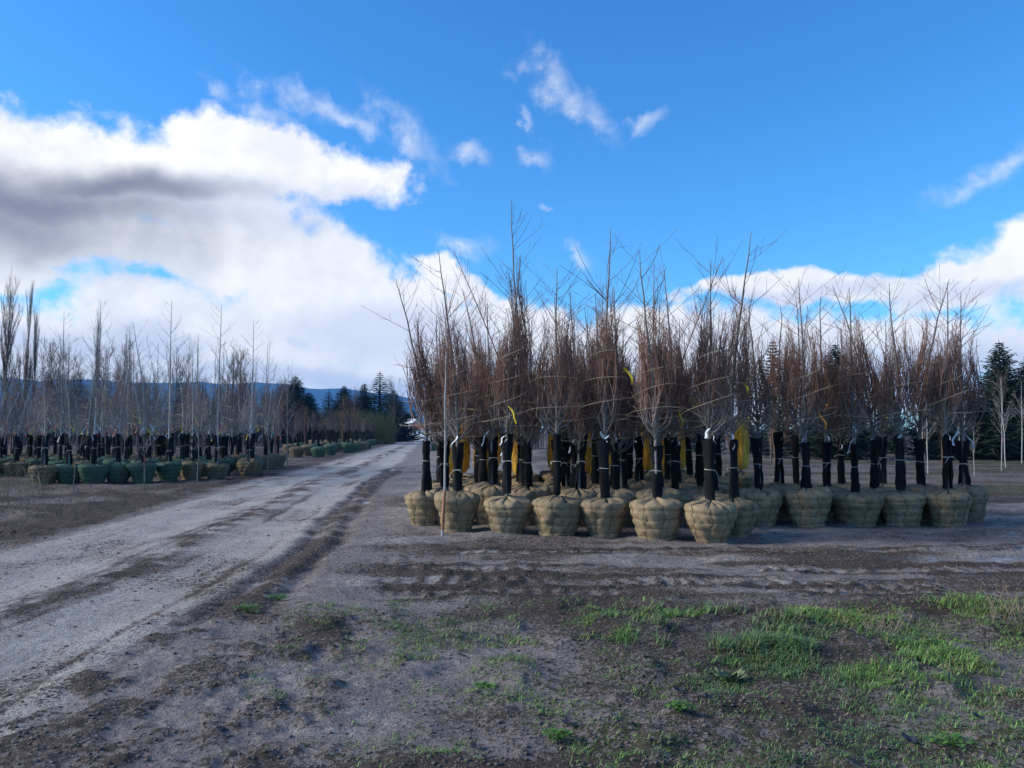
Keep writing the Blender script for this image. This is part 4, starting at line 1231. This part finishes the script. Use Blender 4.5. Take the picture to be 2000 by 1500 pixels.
spots = ((1385, 1385, 'dark curled dead leaf lying on mud below the bright grass clump'), (1778, 1448, 'large dark dead leaf beside the bright green weed'), (1572, 1232, 'dark slate dead leaf in the grass by the tyre prints'),
         (1575, 1282, 'dark leaf half sunk in grass, alone in the middle of the verge'), (1806, 1298, 'small bluish dead leaf on bare soil'), (1845, 1337, 'bluish grey dead leaf near the pale stick'),
         (1908, 1420, 'dark leaf near the edge of the grass past the bright weed'), (1326, 1357, 'grey dead leaf next to the leafy rosette'), (905, 1282, 'black twisted leaf under the first grass tuft'),
         (793, 1298, 'small black leaf on bare dirt left of the tufts'), (1060, 1290, 'dark leaf lying between two grass tufts'), (1108, 1420, 'bluish leaf pressed in the mud'), (930, 1458, 'grey crumpled leaf on bare sandy soil'),
         (1683, 1225, 'dark leaf among dry straw'))
for i, (px, py, lab) in enumerate(spots):
    x, y = ground_at(px, py)
    o = put('dead_leaf', LEAF_ME[i % 3], None, (x, y, hz(x, y) + .014), rnd.uniform(0, 6), (1.25 if i == 1 else .8,) * 3)
    o.rotation_euler[0] = rnd.uniform(-.4, .4); o.rotation_euler[1] = rnd.uniform(-.3, .3)
    tag(o, lab, 'leaf', 'dark dead leaves on the verge')
# leafy rosette
x, y = ground_at(1427, 1322)
root = thing('rosette_plant', 'broad leaved pale green rosette growing in the grassy verge', 'plant', (x, y, hz(x, y)))
lm = leaf_geo(.12, .045, -.006, 9); 
me = lm.mesh('leaf', M_LEAFG, True)
for k in range(10):
    a = k * 2.4
    o = put('leaf', me, root, (.055 * math.cos(a), .055 * math.sin(a), .03 + .012 * (k % 3)), a, (.8 + .3 * rnd.random(),) * 3)
    o.rotation_euler = (0, -R(28 + 12 * (k % 3)), a)
def weed(px, py, label, sz, seed):
    r_ = np.random.default_rng(seed)
    x, y = ground_at(px, py)
    root = thing('weed', label, 'plant', (x, y, hz(x, y)), 0, 'bright green weeds in the verge')
    n = 46
    g = Geo(); st = Geo()
    a = r_.uniform(0, 6.28, n); rr = sz * r_.uniform(.05, 1, n)**.7; zz = .012 + sz * .38 * (1 - (rr / sz)**2) + r_.uniform(0, .015, n)
    st.tubes(np.stack([np.stack([0 * rr, 0 * rr, 0 * rr], -1), np.stack([rr * .5 * np.cos(a), rr * .5 * np.sin(a), zz * .7], -1), np.stack([rr * np.cos(a) * 1.5, rr * np.sin(a), zz], -1)], 1), np.full((n, 3), .0012), 3)
    for i in range(n):
        c = np.array([rr[i] * math.cos(a[i]) * 1.5, rr[i] * math.sin(a[i]), zz[i]])
        L = r_.uniform(.014, .026)
        for q in range(3):
            b = r_.uniform(0, 6.28); d = np.array([math.cos(b), math.sin(b), r_.uniform(-.1, .6)]); s = np.array([-d[1], d[0], 0]) * L * .38
            g.add([c, c + d * L * .5 + s, c + d * L, c + d * L * .5 - s], [[0, 1, 2, 3]])
    st.build('stems', M_WEED, root); o = g.build('foliage', M_WEED, root)
weed(1858, 1455, 'large bright green chickweed mat near the corner of the verge', .085, 1)
weed(1095, 1447, 'bright green weed cushion on bare soil in the middle foreground', .06, 2)
weed(1327, 1408, 'bright green weed cushion beside the curled dead leaf', .06, 3)
weed(1822, 1260, 'small yellow green weed by the dry straw', .06, 4)
weed(1762, 1285, 'small round weed between two dark leaves', .05, 5)
weed(943, 1345, 'small bright weed beside the bare sandy patch', .05, 6)
weed(545, 1168, 'dark moss cushion alone on the bare road shoulder', .09, 7)
weed(483, 1194, 'wider dark moss cushion on the bare road shoulder', .12, 8)
def stalks(px, py, label, n, h, seed, spread, m_=M_DRYST):
    r_ = np.random.default_rng(seed)
    x, y = ground_at(px, py)
    root = thing('dry_weed', label, 'plant', (x, y, hz(x, y) - .01))
    b = np.stack([r_.normal(size=n) * spread * .35, r_.normal(size=n) * spread * .35, np.zeros(n)], -1)
    t = np.linspace(0, 1, 6); d = r_.normal(size=(n, 2)) * .28; hh = h * r_.uniform(.4, 1, n)
    P = b[:, None] + np.stack([d[:, :1] * hh[:, None] * t**1.5, d[:, 1:] * hh[:, None] * t**1.5, hh[:, None] * t * (1 - .15 * t * np.abs(d[:, :1]))], -1)
    rr = np.linspace(.0022, .001, 6)[None] * np.ones((n, 1)) * (2.2 if y > 12 else 1)
    Q, q = grow(r_, P, rr, 4, .3, 1, (.1 * h, .3 * h), .4, .2, 4, .2, .7, .5)
    o = Geo().tubes(P, rr, 3).tubes(Q, q, 3).build('stems', m_, root); o['kind'] = 'stuff'
stalks(1215, 1195, 'wispy dry weed standing at the grass edge by the tyre prints', 14, .16, 1, .12)
stalks(1985, 1225, 'tall tangled dry grass clump at the edge of the verge', 34, .42, 2, .35)
stalks(1720, 1240, 'flattened dry straw tuft in the middle of the verge', 40, .2, 3, .3)
stalks(55, 985, 'tall grey dry weed in front of the brown balls across the road', 30, 1.0, 4, .6)
stalks(15, 975, 'second grey dry weed nearer the edge across the road', 22, .9, 5, .5)
for px, py, L, rz, lab in ((1965, 1365, .22, .5, 'pale broken stick lying on the bare verge'), (1225, 1060, .45, .1, 'straight pale stick lying in front of the tan root balls'), (1390, 1040, .6, -.5, 'thin twig lying at the foot of the corner ball'),
                           (1830, 1041, .5, .3, 'pale stick lying on the wet dirt before the wing')):
    x, y = ground_at(px, py)
    t = np.linspace(-.5, .5, 7)
    o = Geo().tubes(np.stack([L * t, .03 * L * np.sin(t * 7), .004 + .01 * np.cos(t * 5)], -1), np.linspace(.006, .003, 7) * (1 + .04 * y), 5).build('stick', M_DRYST)
    o.location = (x, y, hz(x, y) + .006); o.rotation_euler[2] = rz
    tag(o, lab, 'stick')

# ------------------------------------------------------------------ air
def hazem():
    m = bpy.data.materials.new('haze_air'); m.use_nodes = True
    t = m.node_tree; t.nodes.clear()
    v = t.nodes.new('ShaderNodeVolumePrincipled')
    v.inputs['Color'].default_value = (.16, .50, 1, 1); v.inputs['Density'].default_value = .00017
    v.inputs['Anisotropy'].default_value = 0.0
    t.links.new(v.outputs[0], t.nodes.new('ShaderNodeOutputMaterial').inputs['Volume'])
    return m
hb = Geo().box((0, 0, 130), (9400, 9400, 272 + 2)).build('haze', hazem())
hb['kind'] = 'stuff'; hb['label'] = 'thin blue air over the whole field'
